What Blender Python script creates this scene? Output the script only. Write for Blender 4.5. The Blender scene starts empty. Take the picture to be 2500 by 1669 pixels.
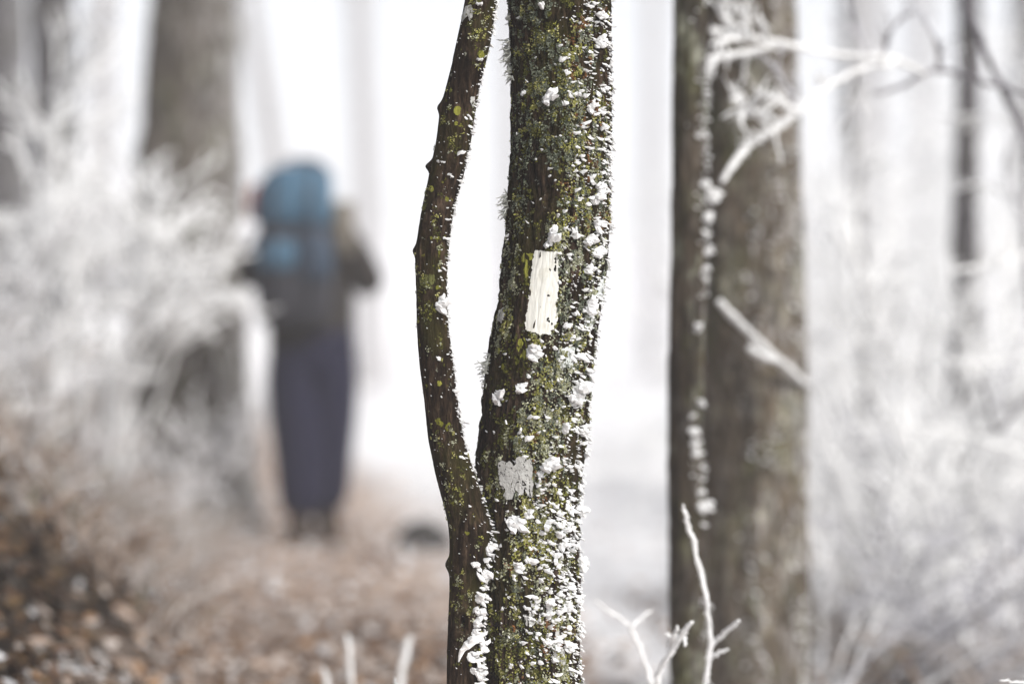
import bpy, math, random
import numpy as np
from mathutils import Vector, Matrix

# ------------------------------------------------------------------ camera, sky, sun, exposure
sc = bpy.context.scene
COL = sc.collection
CAM_H = 1.0                      # crouching photographer, metres above the trail
F = 85.0 / 36.0 * 2500.0         # focal length in photo pixels (85 mm lens)
D_TREE = 4.3                     # metres to the blazed tree

cam_data = bpy.data.cameras.new("camera")
cam_data.lens = 85.0
cam_data.sensor_width = 36.0
cam_data.clip_start = 0.05
cam_data.clip_end = 600.0
cam_data.dof.use_dof = True
cam_data.dof.focus_distance = D_TREE - 0.075
cam_data.dof.aperture_fstop = 1.2
cam = bpy.data.objects.new("camera", cam_data)
COL.objects.link(cam)
cam.location = (0, 0, CAM_H)
cam.rotation_euler = (math.radians(90), 0, 0)
sc.camera = cam

SUN_EL, SUN_AZ = math.radians(35), math.radians(140)     # low winter sun behind the photographer's right shoulder, veiled by cloud
world = bpy.data.worlds.new("World")
sc.world = world
world.use_nodes = True
wn = world.node_tree
wn.nodes.clear()
w_out = wn.nodes.new("ShaderNodeOutputWorld")
w_bg = wn.nodes.new("ShaderNodeBackground")
w_hs = wn.nodes.new("ShaderNodeHueSaturation")
w_sky = wn.nodes.new("ShaderNodeTexSky")
w_sky.sky_type = 'NISHITA'
w_sky.sun_disc = False
w_sky.sun_elevation = SUN_EL
w_sky.sun_rotation = SUN_AZ
w_sky.altitude = 900
w_sky.air_density = 1.0
w_sky.dust_density = 1.6
w_hs.inputs["Saturation"].default_value = 0.22             # overcast: the cloud deck takes the blue out
w_bg.inputs["Strength"].default_value = 0.050
wn.links.new(w_sky.outputs[0], w_hs.inputs["Color"])
wn.links.new(w_hs.outputs[0], w_bg.inputs["Color"])
wn.links.new(w_bg.outputs[0], w_out.inputs["Surface"])

sun_data = bpy.data.lights.new("sun", 'SUN')
sun_data.energy = 1.5
sun_data.angle = math.radians(40)
sun_data.color = (1.0, 0.955, 0.90)
sun = bpy.data.objects.new("sun", sun_data)
COL.objects.link(sun)
sdir = Vector((math.sin(SUN_AZ) * math.cos(SUN_EL), math.cos(SUN_AZ) * math.cos(SUN_EL), math.sin(SUN_EL)))
sun.rotation_euler = (-sdir).to_track_quat('-Z', 'Y').to_euler()
sun.location = (0, 0, 30)

sc.view_settings.view_transform = 'Standard'
sc.view_settings.look = 'None'
sc.view_settings.gamma = 1.0
sc.view_settings.use_curve_mapping = False
sc.view_settings.exposure = 1.70

sc.render.engine = 'CYCLES'
sc.cycles.use_denoising = True
sc.cycles.denoiser = 'OPENIMAGEDENOISE'
sc.cycles.max_bounces = 8
sc.cycles.diffuse_bounces = 4
sc.cycles.volume_bounces = 2
sc.cycles.caustics_reflective = False
sc.cycles.caustics_refractive = False
HAZE_DENSITY = 0.0066

rng = np.random.default_rng(11)
random.seed(11)


# ------------------------------------------------------------------ helpers
def P(px, py, d):
    """A point of the place, from its bearing in the photo and its distance in metres."""
    return np.array([(px - 1250.0) / F * d, d, CAM_H - (py - 834.5) / F * d])


def _hash(ix, iy, iz, seed):
    h = (ix * 374761393 + iy * 668265263 + iz * 2147483647 + seed * 144269504) & 0xFFFFFFFF
    h = ((h ^ (h >> 13)) * 1274126177) & 0xFFFFFFFF
    h = ((h ^ (h >> 16)) * 2246822519) & 0xFFFFFFFF
    return ((h ^ (h >> 15)) & 0xFFFFFF) / float(0xFFFFFF)


def noise(x, y, z, seed=0):
    """Value noise 0..1 on arrays."""
    x, y, z = np.broadcast_arrays(np.asarray(x, float), np.asarray(y, float), np.asarray(z, float))
    ix, iy, iz = np.floor(x).astype(np.int64), np.floor(y).astype(np.int64), np.floor(z).astype(np.int64)
    fx, fy, fz = x - ix, y - iy, z - iz
    fx, fy, fz = fx * fx * (3 - 2 * fx), fy * fy * (3 - 2 * fy), fz * fz * (3 - 2 * fz)
    r = 0.0
    for a in (0, 1):
        for b in (0, 1):
            for c in (0, 1):
                w = (fx if a else 1 - fx) * (fy if b else 1 - fy) * (fz if c else 1 - fz)
                r = r + w * _hash(ix + a, iy + b, iz + c, seed)
    return r


def fbm(x, y, z, seed=0, octaves=3):
    r, amp, tot, f = 0.0, 1.0, 0.0, 1.0
    for o in range(octaves):
        r = r + amp * noise(x * f, y * f, z * f, seed + o * 17)
        tot += amp
        amp *= 0.5
        f *= 2.03
    return r / tot


class MB:
    """Collects vertices and faces; build() links them as one mesh object."""
    def __init__(self):
        self.v, self.f, self.c = [], [], []
        self.n = 0

    def add(self, verts, faces, col=None):
        verts = np.asarray(verts, float)
        self.v.append(verts)
        n = self.n
        self.f.extend([tuple(i + n for i in fc) for fc in faces])
        self.n += len(verts)
        if col is not None:
            self.c.append(np.tile(np.array([*col, 1.0]), (len(verts), 1)) if np.ndim(col) == 1 else np.asarray(col))

    def tube(self, pts, rad, sides=6, lump=0.0, cap=True):
        pts = np.asarray(pts, float)
        rad = np.asarray(rad, float) * np.ones(len(pts))
        tan = np.gradient(pts, axis=0)
        tan /= np.linalg.norm(tan, axis=1)[:, None] + 1e-9
        up = np.array([0.31, 0.17, 0.93]) if abs(tan[:, 2]).mean() < 0.8 else np.array([0.9, 0.4, 0.1])
        a = np.cross(tan, up)
        a /= np.linalg.norm(a, axis=1)[:, None] + 1e-9
        b = np.cross(tan, a)
        th = np.arange(sides) / sides * 2 * math.pi
        rr = rad[:, None] * (1 + lump * (rng.random((len(pts), sides)) - 0.5) * 2)
        V = pts[:, None, :] + rr[..., None] * (np.cos(th)[None, :, None] * a[:, None, :] + np.sin(th)[None, :, None] * b[:, None, :])
        V = V.reshape(-1, 3)
        n = len(pts)
        fs = []
        for i in range(n - 1):
            for j in range(sides):
                k = (j + 1) % sides
                fs.append((i * sides + j, i * sides + k, (i + 1) * sides + k, (i + 1) * sides + j))
        if cap:
            V = np.vstack([V, pts[0] - tan[0] * rad[0] * 0.5, pts[-1] + tan[-1] * rad[-1] * 0.8])
            for j in range(sides):
                k = (j + 1) % sides
                fs.append((k, j, n * sides))
                fs.append(((n - 1) * sides + j, (n - 1) * sides + k, n * sides + 1))
        self.add(V, fs)

    def mesh(self, name, smooth=True):
        me = bpy.data.meshes.new(name)
        V = np.vstack(self.v)
        me.from_pydata(V.tolist(), [], self.f)
        if self.c:
            at = me.color_attributes.new("tint", 'FLOAT_COLOR', 'POINT')
            at.data.foreach_set("color", np.vstack(self.c).astype(np.float32).ravel())
        me.polygons.foreach_set("use_smooth", np.full(len(me.polygons), smooth))
        me.update()
        return me

    def build(self, name, mat, parent=None, smooth=True):
        return link(name, self.mesh(name, smooth), mat, parent)


def link(name, me, mat, parent=None):
    if mat is not None and not me.materials:
        me.materials.append(mat)
    o = bpy.data.objects.new(name, me)
    COL.objects.link(o)
    set_parent(o, parent)
    return o


BASES = {}


def set_parent(o, parent):
    if parent is None:
        return
    o.parent = parent
    b = BASES.get(parent.name)
    if b is not None:
        o.matrix_parent_inverse = Matrix.Translation(-Vector(b))


def thing(name, base, label, category, group=None):
    e = bpy.data.objects.new(name, None)
    COL.objects.link(e)
    e.location = tuple(float(t) for t in base)
    e.empty_display_size = 0.1
    BASES[e.name] = tuple(float(t) for t in base)
    e["label"], e["category"] = label, category
    if group:
        e["group"] = group
    return e


def tag(o, label=None, category=None, group=None, kind=None):
    for k, v in (("label", label), ("category", category), ("group", group), ("kind", kind)):
        if v:
            o[k] = v
    return o


def inside(poly, x, y):
    poly = np.asarray(poly, float)
    r = np.zeros(np.shape(x), bool)
    j = len(poly) - 1
    for i in range(len(poly)):
        xi, yi = poly[i]
        xj, yj = poly[j]
        c = ((yi > y) != (yj > y)) & (x < (xj - xi) * (y - yi) / (yj - yi + 1e-12) + xi)
        r ^= c
        j = i
    return r


# ------------------------------------------------------------------ materials
class NT:
    def __init__(self, name):
        self.m = bpy.data.materials.new(name)
        self.m.use_nodes = True
        self.t = self.m.node_tree
        self.b = self.t.nodes["Principled BSDF"]
        self.b.inputs["Roughness"].default_value = 0.9
        self.b.inputs["Specular IOR Level"].default_value = 0.2
        self.co = self.t.nodes.new("ShaderNodeTexCoord").outputs["Object"]

    def n(self, kind, **kw):
        nd = self.t.nodes.new(kind)
        for k, v in kw.items():
            if k in nd.inputs.keys():
                nd.inputs[k].default_value = v
            else:
                setattr(nd, k, v)
        return nd

    def l(self, a, b):
        self.t.links.new(a, b)

    def coord(self, scale=(1, 1, 1)):
        mp = self.n("ShaderNodeMapping")
        mp.inputs["Scale"].default_value = scale
        self.l(self.co, mp.inputs["Vector"])
        return mp.outputs[0]

    def noise(self, scale, detail=4, rough=0.6, stretch=(1, 1, 1), dist=0.0):
        nd = self.n("ShaderNodeTexNoise", Scale=scale, Detail=detail, Roughness=rough, Distortion=dist)
        self.l(self.coord(stretch), nd.inputs["Vector"])
        return nd.outputs[0]

    def ramp(self, fac, stops):
        r = self.n("ShaderNodeValToRGB")
        e = r.color_ramp.elements
        while len(e) > 1:
            e.remove(e[-1])
        e[0].position, e[0].color = stops[0][0], self._c(stops[0][1])
        for p, c in stops[1:]:
            k = e.new(p)
            k.color = self._c(c)
        self.l(fac, r.inputs[0])
        return r.outputs[0]

    @staticmethod
    def _c(c):
        return (c, c, c, 1) if not hasattr(c, "__len__") else (*c[:3], 1)

    def mix(self, fac, a, b):
        m = self.n("ShaderNodeMix", data_type='RGBA')
        for sock, v in ((m.inputs[0], fac), (m.inputs[6], a), (m.inputs[7], b)):
            if hasattr(v, "links") or hasattr(v, "is_linked"):
                self.l(v, sock)
            elif hasattr(v, "__len__"):
                sock.default_value = (*v[:3], 1)
            else:
                sock.default_value = v
        return m.outputs[2]

    def mul(self, a, b):
        m = self.n("ShaderNodeMath", operation='MULTIPLY')
        for i, v in enumerate((a, b)):
            if isinstance(v, (int, float)):
                m.inputs[i].default_value = v
            else:
                self.l(v, m.inputs[i])
        return m.outputs[0]

    def bump(self, h, strength=0.5, dist=0.01):
        b = self.n("ShaderNodeBump", Strength=strength, Distance=dist)
        self.l(h, b.inputs["Height"])
        self.l(b.outputs[0], self.b.inputs["Normal"])

    def color(self, c):
        if hasattr(c, "__len__"):
            self.b.inputs["Base Color"].default_value = (*c[:3], 1)
        else:
            self.l(c, self.b.inputs["Base Color"])
        return self


def mat_rime(name, col=(0.92, 0.925, 0.93), under=None):
    t = NT(name)
    n1 = t.noise(260, 3)
    c = t.mix(t.ramp(n1, [(0.35, 0.0), (0.7, 1.0)]), tuple(0.9 * x for x in col), col)
    if under is not None:                      # bare twig showing through the rime here and there
        c = t.mix(t.ramp(t.noise(16, 3), [(0.57, 0.0), (0.66, 0.85)]), c, under)
    t.color(c)
    t.bump(n1, 0.4, 0.003)
    t.b.inputs["Roughness"].default_value = 0.7
    return t.m


def mat_bark_hero(name, gloss=0.85, olive=1.0):
    t = NT(name)
    fib = t.noise(95, 6, 0.68, (1, 1, 0.16))
    big = t.noise(14, 4, 0.6, (1, 1, 0.45))
    c = t.ramp(fib, [(0.30, (0.006, 0.0045, 0.003)), (0.46, (0.021, 0.015, 0.0105)), (0.60, (0.050, 0.037, 0.027)), (0.74, (0.125, 0.098, 0.076))])
    dk = t.ramp(big, [(0.35, (0.50, 0.46, 0.42)), (0.65, (1.08, 1.0, 0.95))])
    m = t.n("ShaderNodeMix", data_type='RGBA', blend_type='MULTIPLY')
    m.inputs[0].default_value = 1.0
    t.l(c, m.inputs[6])
    t.l(dk, m.inputs[7])
    c = m.outputs[2]
    fine = t.noise(230, 5, 0.7, (1, 1, 0.22))
    m2 = t.n("ShaderNodeMix", data_type='RGBA', blend_type='MULTIPLY')
    m2.inputs[0].default_value = 1.0
    t.l(c, m2.inputs[6])
    t.l(t.ramp(fine, [(0.34, (0.25, 0.23, 0.21)), (0.50, (0.95, 0.93, 0.90)), (0.66, (2.0, 1.9, 1.8))]), m2.inputs[7])
    c = m2.outputs[2]
    # reddish worn bark
    c = t.mix(t.mul(t.ramp(t.noise(21, 4, 0.6, (1, 1, 0.5)), [(0.60, 0.0), (0.70, 1.0)]), 0.55), c, (0.12, 0.080, 0.060))
    # algae film
    alg = t.mul(t.ramp(t.noise(11, 5, 0.65, (1, 1, 0.6), 0.6), [(0.47, 0.0), (0.62, 1.0)]), 0.42 * olive)
    c = t.mix(alg, c, (0.042, 0.039, 0.009))
    # bright yellow-green crust spots
    y = t.mul(t.ramp(t.noise(58, 3, 0.55), [(0.655, 0.0), (0.70, 1.0)]), 0.8)
    c = t.mix(y, c, (0.20, 0.205, 0.030))
    # pale grey crust spots
    g = t.mul(t.ramp(t.noise(74, 4, 0.6, (1.07, 0.93, 0.9)), [(0.66, 0.0), (0.71, 1.0)]), 0.7)
    c = t.mix(g, c, (0.30, 0.31, 0.25))
    t.color(c)
    t.bump(fine, 0.9, 0.006)
    t.b.inputs["Roughness"].default_value = gloss
    t.b.inputs["Specular IOR Level"].default_value = 0.06
    return t.m


def mat_bark_soft(name, dark, light, rime=0.35, spots=(0.30, 0.31, 0.24), side=True):
    """Bark of the trees out of focus; the wind has plastered rime on their +x flank."""
    t = NT(name)
    fib = t.noise(24, 5, 0.6, (1, 1, 0.12))
    c = t.ramp(fib, [(0.32, dark), (0.70, light)])
    c = t.mix(t.mul(t.ramp(t.noise(9, 4, 0.6, (1, 1, 0.6)), [(0.52, 0.0), (0.68, 1.0)]), 0.7), c, (0.10, 0.10, 0.045))
    c = t.mix(t.mul(t.ramp(t.noise(15, 5, 0.65, (1, 1, 0.55)), [(0.54, 0.0), (0.66, 1.0)]), 0.7), c, spots)
    geo = t.n("ShaderNodeNewGeometry")
    sx = t.n("ShaderNodeSeparateXYZ")
    t.l(geo.outputs["True Normal"], sx.inputs[0])
    flank = t.ramp(sx.outputs[0], [(0.0, 0.10 if side else 0.8), (0.45, 0.35 if side else 0.9), (0.9, 1.0)])
    rm = t.ramp(t.noise(34, 4, 0.65, (1, 1, 0.30)), [(0.46, 0.0), (0.62, 1.0)])
    c = t.mix(t.mul(t.mul(flank, rm), rime), c, (0.80, 0.80, 0.82))
    pl = t.n("ShaderNodeTexVoronoi", Scale=16.0, feature='DISTANCE_TO_EDGE')
    wv = t.n("ShaderNodeVectorMath", operation='ADD')
    t.l(t.coord((1, 1, 0.28)), wv.inputs[0])
    nv = t.n("ShaderNodeTexNoise", Scale=9.0)
    t.l(t.co, nv.inputs['Vector'])
    vs = t.n("ShaderNodeVectorMath", operation='SCALE', Scale=0.12)
    t.l(nv.outputs['Color'], vs.inputs[0])
    t.l(vs.outputs[0], wv.inputs[1])
    t.l(wv.outputs[0], pl.inputs['Vector'])
    c = t.mix(t.mul(t.ramp(pl.outputs['Distance'], [(0.0, 1.0), (0.10, 0.0)]), 0.65), c, tuple(x * 0.6 for x in dark))
    t.color(c)
    t.bump(fib, 0.8, 0.02)
    return t.m


def mat_tint(name, rough=0.85, var=0.35, scale=60):
    t = NT(name)
    at = t.n("ShaderNodeAttribute", attribute_name="tint")
    m = t.n("ShaderNodeMix", data_type='RGBA', blend_type='MULTIPLY')
    m.inputs[0].default_value = 1.0
    t.l(at.outputs["Color"], m.inputs[6])
    t.l(t.ramp(t.noise(scale, 3), [(0.3, 1 - var), (0.7, 1.0)]), m.inputs[7])
    t.color(m.outputs[2])
    t.b.inputs["Roughness"].default_value = rough
    return t.m


def mat_plain(name, col, var=0.25, scale=40, rough=0.85, bump=0.3):
    t = NT(name)
    n = t.noise(scale, 4)
    t.color(t.mix(t.ramp(n, [(0.3, 0.0), (0.7, 1.0)]), tuple(x * (1 - var) for x in col), col))
    t.bump(n, bump, 0.01)
    t.b.inputs["Roughness"].default_value = rough
    return t.m


M = {}
M["rime"] = mat_rime("rime")
M["rime_twig"] = mat_rime("rime_on_twig", (0.89, 0.89, 0.91), (0.16, 0.13, 0.12))
M["rime_twig_thin"] = mat_rime("rime_on_dark_twig", (0.62, 0.62, 0.66), (0.07, 0.06, 0.065))
M["dark_twig"] = mat_rime("thinly_rimed_twig", (0.22, 0.21, 0.23), (0.05, 0.042, 0.045))
M["bark"] = mat_bark_hero("lichened_bark")
M["bark_stem"] = mat_bark_hero("smooth_olive_bark", 0.8, 1.25)
M["tint"] = mat_tint("leaf_and_lichen_tint")
M["leaf"] = mat_tint("fallen_leaf", 0.8, 0.45, 25)


# ------------------------------------------------------------------ the setting: ground
def trail_x(y):
    y = np.asarray(y, float)
    return np.where(y < 7, -0.47 - 0.0 * y, -0.47 - 0.115 * (np.minimum(y, 22) - 7) - 0.03 * np.maximum(y - 22, 0))


def ground_z(x, y):
    x, y = np.asarray(x, float), np.asarray(y, float)
    u = x - trail_x(y)
    t = np.maximum(-u - 0.36, 0)
    bank = 0.95 * t * t / (t + 0.14)
    bank = np.where(bank > 0.9, 0.9 + (bank - 0.9) * 0.30, bank)
    bank = np.where(bank > 4, 4 + (bank - 4) * 0.4, bank)
    right = -0.16 * (1 - np.exp(-np.maximum(u - 0.6, 0) * 0.6))
    far = np.where(y > 55, ((np.maximum(y - 55, 0)) / 140.0) ** 2 * 9, 0)
    lump = (fbm(x * 1.3, y * 1.3, 0 * x, 5) - 0.5) * 0.13 * np.clip(abs(u) - 0.1, 0.15, 1) + (fbm(x * 5, y * 5, 0 * x, 9) - 0.5) * 0.05
    return bank + right + far + lump + 0.02


xs = np.concatenate([np.linspace(-110, -12, 30), np.linspace(-11, -4.1, 30), np.linspace(-4, 4, 180), np.linspace(4.1, 11, 40), np.linspace(12, 110, 30)])
ys = np.concatenate([np.linspace(-25, 1, 14), np.linspace(1.5, 4.8, 20), np.linspace(5, 16, 200), np.linspace(16.3, 40, 70), np.linspace(42, 190, 50)])
GX, GY = np.meshgrid(xs, ys)
GZ = ground_z(GX, GY)
nx, ny = len(xs), len(ys)
idx = np.arange(nx * ny).reshape(ny, nx)
gf = np.stack([idx[:-1, :-1], idx[:-1, 1:], idx[1:, 1:], idx[1:, :-1]], -1).reshape(-1, 4)
gme = bpy.data.meshes.new("ground")
gme.from_pydata(np.stack([GX, GY, GZ], -1).reshape(-1, 3).tolist(), [], gf.tolist())
gme.polygons.foreach_set("use_smooth", np.ones(len(gme.polygons), bool))
u_ = GX - trail_x(GY)
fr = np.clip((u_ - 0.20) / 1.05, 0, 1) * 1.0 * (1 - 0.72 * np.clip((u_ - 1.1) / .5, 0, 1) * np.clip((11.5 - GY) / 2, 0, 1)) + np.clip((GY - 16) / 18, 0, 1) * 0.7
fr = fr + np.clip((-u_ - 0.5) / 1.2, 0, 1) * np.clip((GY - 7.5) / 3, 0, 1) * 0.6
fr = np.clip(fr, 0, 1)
at = gme.attributes.new("frost", 'FLOAT', 'POINT')
at.data.foreach_set("value", fr.astype(np.float32).ravel())
pa = np.clip(1 - (np.abs(u_) - 0.35) / 0.35, 0, 1) + np.clip(u_ / .5, 0, 1)
pa = np.clip(pa, 0, 1) * (1 - np.clip((u_ - 1.0) / .5, 0, 1) * np.clip((11.5 - GY) / 2, 0, 1))
at = gme.attributes.new("trail", 'FLOAT', 'POINT')
at.data.foreach_set("value", pa.astype(np.float32).ravel())
t = NT("frosted_forest_floor")
fa = t.n("ShaderNodeAttribute", attribute_name="frost").outputs["Fac"]
pt = t.n("ShaderNodeAttribute", attribute_name="trail").outputs["Fac"]
soil = t.ramp(t.noise(9, 5, 0.65), [(0.30, (0.012, 0.010, 0.008)), (0.50, (0.04, 0.03, 0.022)), (0.72, (0.11, 0.082, 0.062))])
trod = t.ramp(t.noise(7, 5, 0.6, (1, 1, 1), 0.4), [(0.30, (0.27, 0.185, 0.135)), (0.50, (0.52, 0.41, 0.34)), (0.70, (0.70, 0.615, 0.56))])
c = t.mix(pt, soil, trod)
fm = t.n("ShaderNodeMath", operation='ADD')
t.l(fa, fm.inputs[0])
ns = t.n("ShaderNodeMath", operation='MULTIPLY_ADD')
t.l(t.noise(6, 5, 0.65), ns.inputs[0])
ns.inputs[1].default_value = 1.4
ns.inputs[2].default_value = -0.75
t.l(ns.outputs[0], fm.inputs[1])
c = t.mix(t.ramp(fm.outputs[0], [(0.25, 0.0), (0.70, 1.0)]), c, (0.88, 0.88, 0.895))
t.color(c)
t.bump(t.noise(30, 5, 0.7), 0.6, 0.03)
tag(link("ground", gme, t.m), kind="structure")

# ------------------------------------------------------------------ haze
bm = MB()
X0, X1, Y0, Y1, Z0, Z1 = -112, 112, -27, 192, -3.0, 17.0
bm.add([(x, y, z) for x in (X0, X1) for y in (Y0, Y1) for z in (Z0, Z1)],
       [(0, 1, 3, 2), (4, 6, 7, 5), (0, 4, 5, 1), (2, 3, 7, 6), (0, 2, 6, 4), (1, 5, 7, 3)])
hm = bpy.data.materials.new("freezing_fog")
hm.use_nodes = True
hm.node_tree.nodes.clear()
ho = hm.node_tree.nodes.new("ShaderNodeOutputMaterial")
hv = hm.node_tree.nodes.new("ShaderNodeVolumePrincipled")
hv.inputs["Color"].default_value = (0.89, 0.89, 0.92, 1)
hv.inputs["Density"].default_value = HAZE_DENSITY
hv.inputs["Anisotropy"].default_value = 0.0
hm.node_tree.links.new(hv.outputs[0], ho.inputs["Volume"])
try:
    hm.cycles.homogeneous_volume = True
except Exception:
    pass
hz = bm.build("haze", hm, smooth=False)
tag(hz, "pale freezing fog between the trees", "fog", kind="stuff")


# ------------------------------------------------------------------ trunks
class Stem:
    """A trunk given by its two edges in the photo and its distance."""
    def __init__(self, edges, d, seed, bark=0.003, lumps=0.004, bumps=()):
        e = np.array(sorted(edges), float)
        self.py, self.c, self.r = e[:, 0], (e[:, 1] + e[:, 2]) / 2, (e[:, 2] - e[:, 1]) / 2
        self.d, self.k, self.seed, self.bark, self.lumps, self.bumps = d, d / F, seed, bark, lumps, bumps

    def cr(self, py):
        return self._s(py, self.c), self._s(py, self.r)

    def _s(self, py, arr):
        # smooth the polyline a little
        o = 0
        for dy, w in ((-26, 0.25), (0, 0.5), (26, 0.25)):
            o = o + w * np.interp(np.asarray(py, float) + dy, self.py, arr)
        return o

    def disp(self, th, py):
        z = -np.asarray(py, float) * self.k
        R = 0.09
        x, y = np.sin(th) * R, np.cos(th) * R
        s = self.seed
        n1 = fbm(x * 95 + 0.8 * noise(x * 30, y * 30, z * 9, s + 3), y * 95, z * 13, s, 3)
        ridge = 1 - np.abs(2 * n1 - 1) * 1.6
        fine = fbm(x * 330, y * 330, z * 90, s + 40, 2) - 0.5
        big = fbm(x * 22, y * 22, z * 6, s + 60, 2) - 0.5
        d = -self.bark * 1.5 * np.clip(ridge, 0, 1) ** 3 + fine * self.bark * 0.9 + big * 2 * self.lumps
        for (bx, by, amp, sx, sy) in self.bumps:      # knots and holes, placed by photo pixel
            c, r = self.cr(by)
            t0 = math.asin(max(-1, min(1, (bx - c) / r)))
            dt = np.arctan2(np.sin(th - t0), np.cos(th - t0)) * r
            d = d + amp * np.exp(-(dt / sx) ** 2 - ((py - by) / sy) ** 2)
        return d

    def surf(self, th, py, off=0.0, relief=1.0):
        th, py = np.broadcast_arrays(np.asarray(th, float), np.asarray(py, float))
        c, r = self.cr(py)
        R = r * self.k + self.disp(th, py) * relief + off
        X = (c - 1250) * self.k + np.sin(th) * R
        Y = self.d - np.cos(th) * R
        Z = CAM_H - (py - 834.5) * self.k
        return np.stack([X, Y, Z], -1)

    def theta(self, px, py):
        c, r = self.cr(py)
        return np.arcsin(np.clip((px - c) / r, -0.999, 0.999))

    def mesh(self, name, rows, nth):
        th = np.arange(nth) / nth * 2 * math.pi
        T, Y = np.meshgrid(th, rows)
        V = self.surf(T, Y).reshape(-1, 3)
        n = len(rows)
        idx = np.arange(n * nth).reshape(n, nth)
        a, b = idx[:-1], np.roll(idx[:-1], -1, 1)
        c, d = np.roll(idx[1:], -1, 1), idx[1:]
        fs = np.stack([a, b, c, d], -1).reshape(-1, 4)      # rows run downwards in py order given
        if rows[0] < rows[-1]:
            fs = fs[:, ::-1]
        me = bpy.data.meshes.new(name)
        me.from_pydata(V.tolist(), [], fs.tolist() + [tuple(idx[0]), tuple(idx[-1][::-1])])
        me.polygons.foreach_set("use_smooth", np.ones(len(me.polygons), bool))
        me.update()
        return me


# rime clump templates: narrow where they hold to the bark, broad and ragged into the wind (local +x)
def clump_verts(r, rings=5, sides=7, flat=0.6):
    V, fs = [], []
    for i in range(rings):
        tt = i / (rings - 1)
        rad = 0.05 + 0.27 * tt ** 0.8
        if i == rings - 1:
            rad *= 0.80
        for j in range(sides):
            a = j / sides * 2 * math.pi
            q = rad * (1 + r.uniform(-0.42, 0.42))
            V.append((tt * 0.85 + r.uniform(-0.10, 0.10) + (0.16 * math.cos(a) if tt > .6 else 0), q * math.cos(a), q * math.sin(a) * flat))
    for i in range(rings - 1):
        for j in range(sides):
            k = (j + 1) % sides
            fs.append((i * sides + j, i * sides + k, (i + 1) * sides + k, (i + 1) * sides + j))
    V.append((-0.12, 0, 0))
    V.append((1.0, r.uniform(-.1, .1), r.uniform(-.1, .1)))
    for j in range(sides):
        k = (j + 1) % sides
        fs.append((k, j, rings * sides))
        fs.append(((rings - 1) * sides + j, (rings - 1) * sides + k, rings * sides + 1))
    return np.array(V), fs


RR = random.Random(5)


def shard_cluster(r, n):
    V, fs, k = [], [], 0
    for q in range(n):
        v, f = clump_verts(r, 4, 6, 0.55)
        e = np.array(Matrix.Rotation(r.gauss(0, .38), 3, 'Z') @ Matrix.Rotation(r.gauss(0, .3), 3, 'Y'))
        v = (v * r.uniform(.5, 1.0) * np.array([1, r.uniform(.8, 1.35), 1])) @ e.T + np.array([r.uniform(-.05, .22), r.uniform(-.22, .22), r.uniform(-.04, .06)])
        V.append(v)
        fs += [tuple(i + k for i in x) for x in f]
        k += len(v)
    return np.vstack(V), fs


CL_SMALL = [shard_cluster(RR, RR.randint(1, 3)) for _ in range(26)]
CL_TINY = [clump_verts(RR, 3, 5) for _ in range(8)]


def big_clump(r):
    """A cauliflower of several feathers growing from one spot."""
    V, fs, n = [], [], 0
    for q in range(r.randint(6, 9)):
        v, f = clump_verts(r, 5, 8, 0.8)
        s = r.uniform(0.55, 0.95)
        e = Matrix.Rotation(r.uniform(-0.75, 0.75), 3, 'Z') @ Matrix.Rotation(r.uniform(-0.5, 0.5), 3, 'Y')
        v = (v * s) @ np.array(e).T + np.array([r.uniform(-0.1, 0.12), r.uniform(-0.2, 0.2), r.uniform(-0.06, 0.12)])
        V.append(v)
        fs += [tuple(i + n for i in x) for x in f]
        n += len(v)
    return np.vstack(V), fs


CL_BIG = [big_clump(RR) for _ in range(10)]


def to_mesh(vf, name, mat):
    b = MB()
    b.add(*vf)
    me = b.mesh(name, False)
    me.materials.append(mat)
    return me


ME_SMALL = [to_mesh(v, "rime_clump", M["rime"]) for v in CL_SMALL]
ME_BIG = [to_mesh(v, "rime_clump", M["rime"]) for v in CL_BIG]
WIND = np.array([0.78, -0.40, -0.50])


def frame(stem, th, py, jit=0.25, nw=0.35, r=random):
    """Rotation whose x axis is the growth direction of rime at that spot."""
    N = np.array([math.sin(th), -math.cos(th), 0])
    x = WIND + nw * N + np.array([r.gauss(0, jit) for _ in range(3)])
    x /= np.linalg.norm(x)
    z = N - x * (N @ x)
    z /= np.linalg.norm(z) + 1e-6
    y = np.cross(z, x)
    return np.stack([x, y, z], 1)


def place_clump(stem, parent, px, py, size, big=False, r=random):
    th = float(stem.theta(px, py))
    p = stem.surf(th, py, -0.001)
    R = frame(stem, th, py, r=r)
    s = size * stem.k
    p = p - R[:, 0] * s * 0.30
    # never sink the whole clump: move the anchor out to the surface
    N = np.array([math.sin(th), -math.cos(th), 0])
    p = p + N * s * 0.16
    me = r.choice(ME_BIG if big else ME_SMALL)
    o = bpy.data.objects.new("rime_clump", me)
    COL.objects.link(o)
    o.parent = parent
    mw = Matrix(R.tolist()).to_4x4()
    sv = (s * r.uniform(0.9, 1.1), s * r.uniform(0.65, 1.05), s * r.uniform(0.8, 1.1))
    o.matrix_basis = Matrix.Translation(Vector(p)) @ mw @ Matrix.Diagonal((*sv, 1))
    return o


def fleck(mb, stem, th, py, size, r):
    p = stem.surf(th, py, 0.0)
    R = frame(stem, th, py, 0.3, 0.4, r)
    v, f = r.choice(CL_TINY)
    s = size * stem.k
    mb.add(p + (v * s * np.array([r.uniform(.8, 1.2), r.uniform(.7, 1.2), 1])) @ R.T - R[:, 0] * s * 0.2, f)


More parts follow.
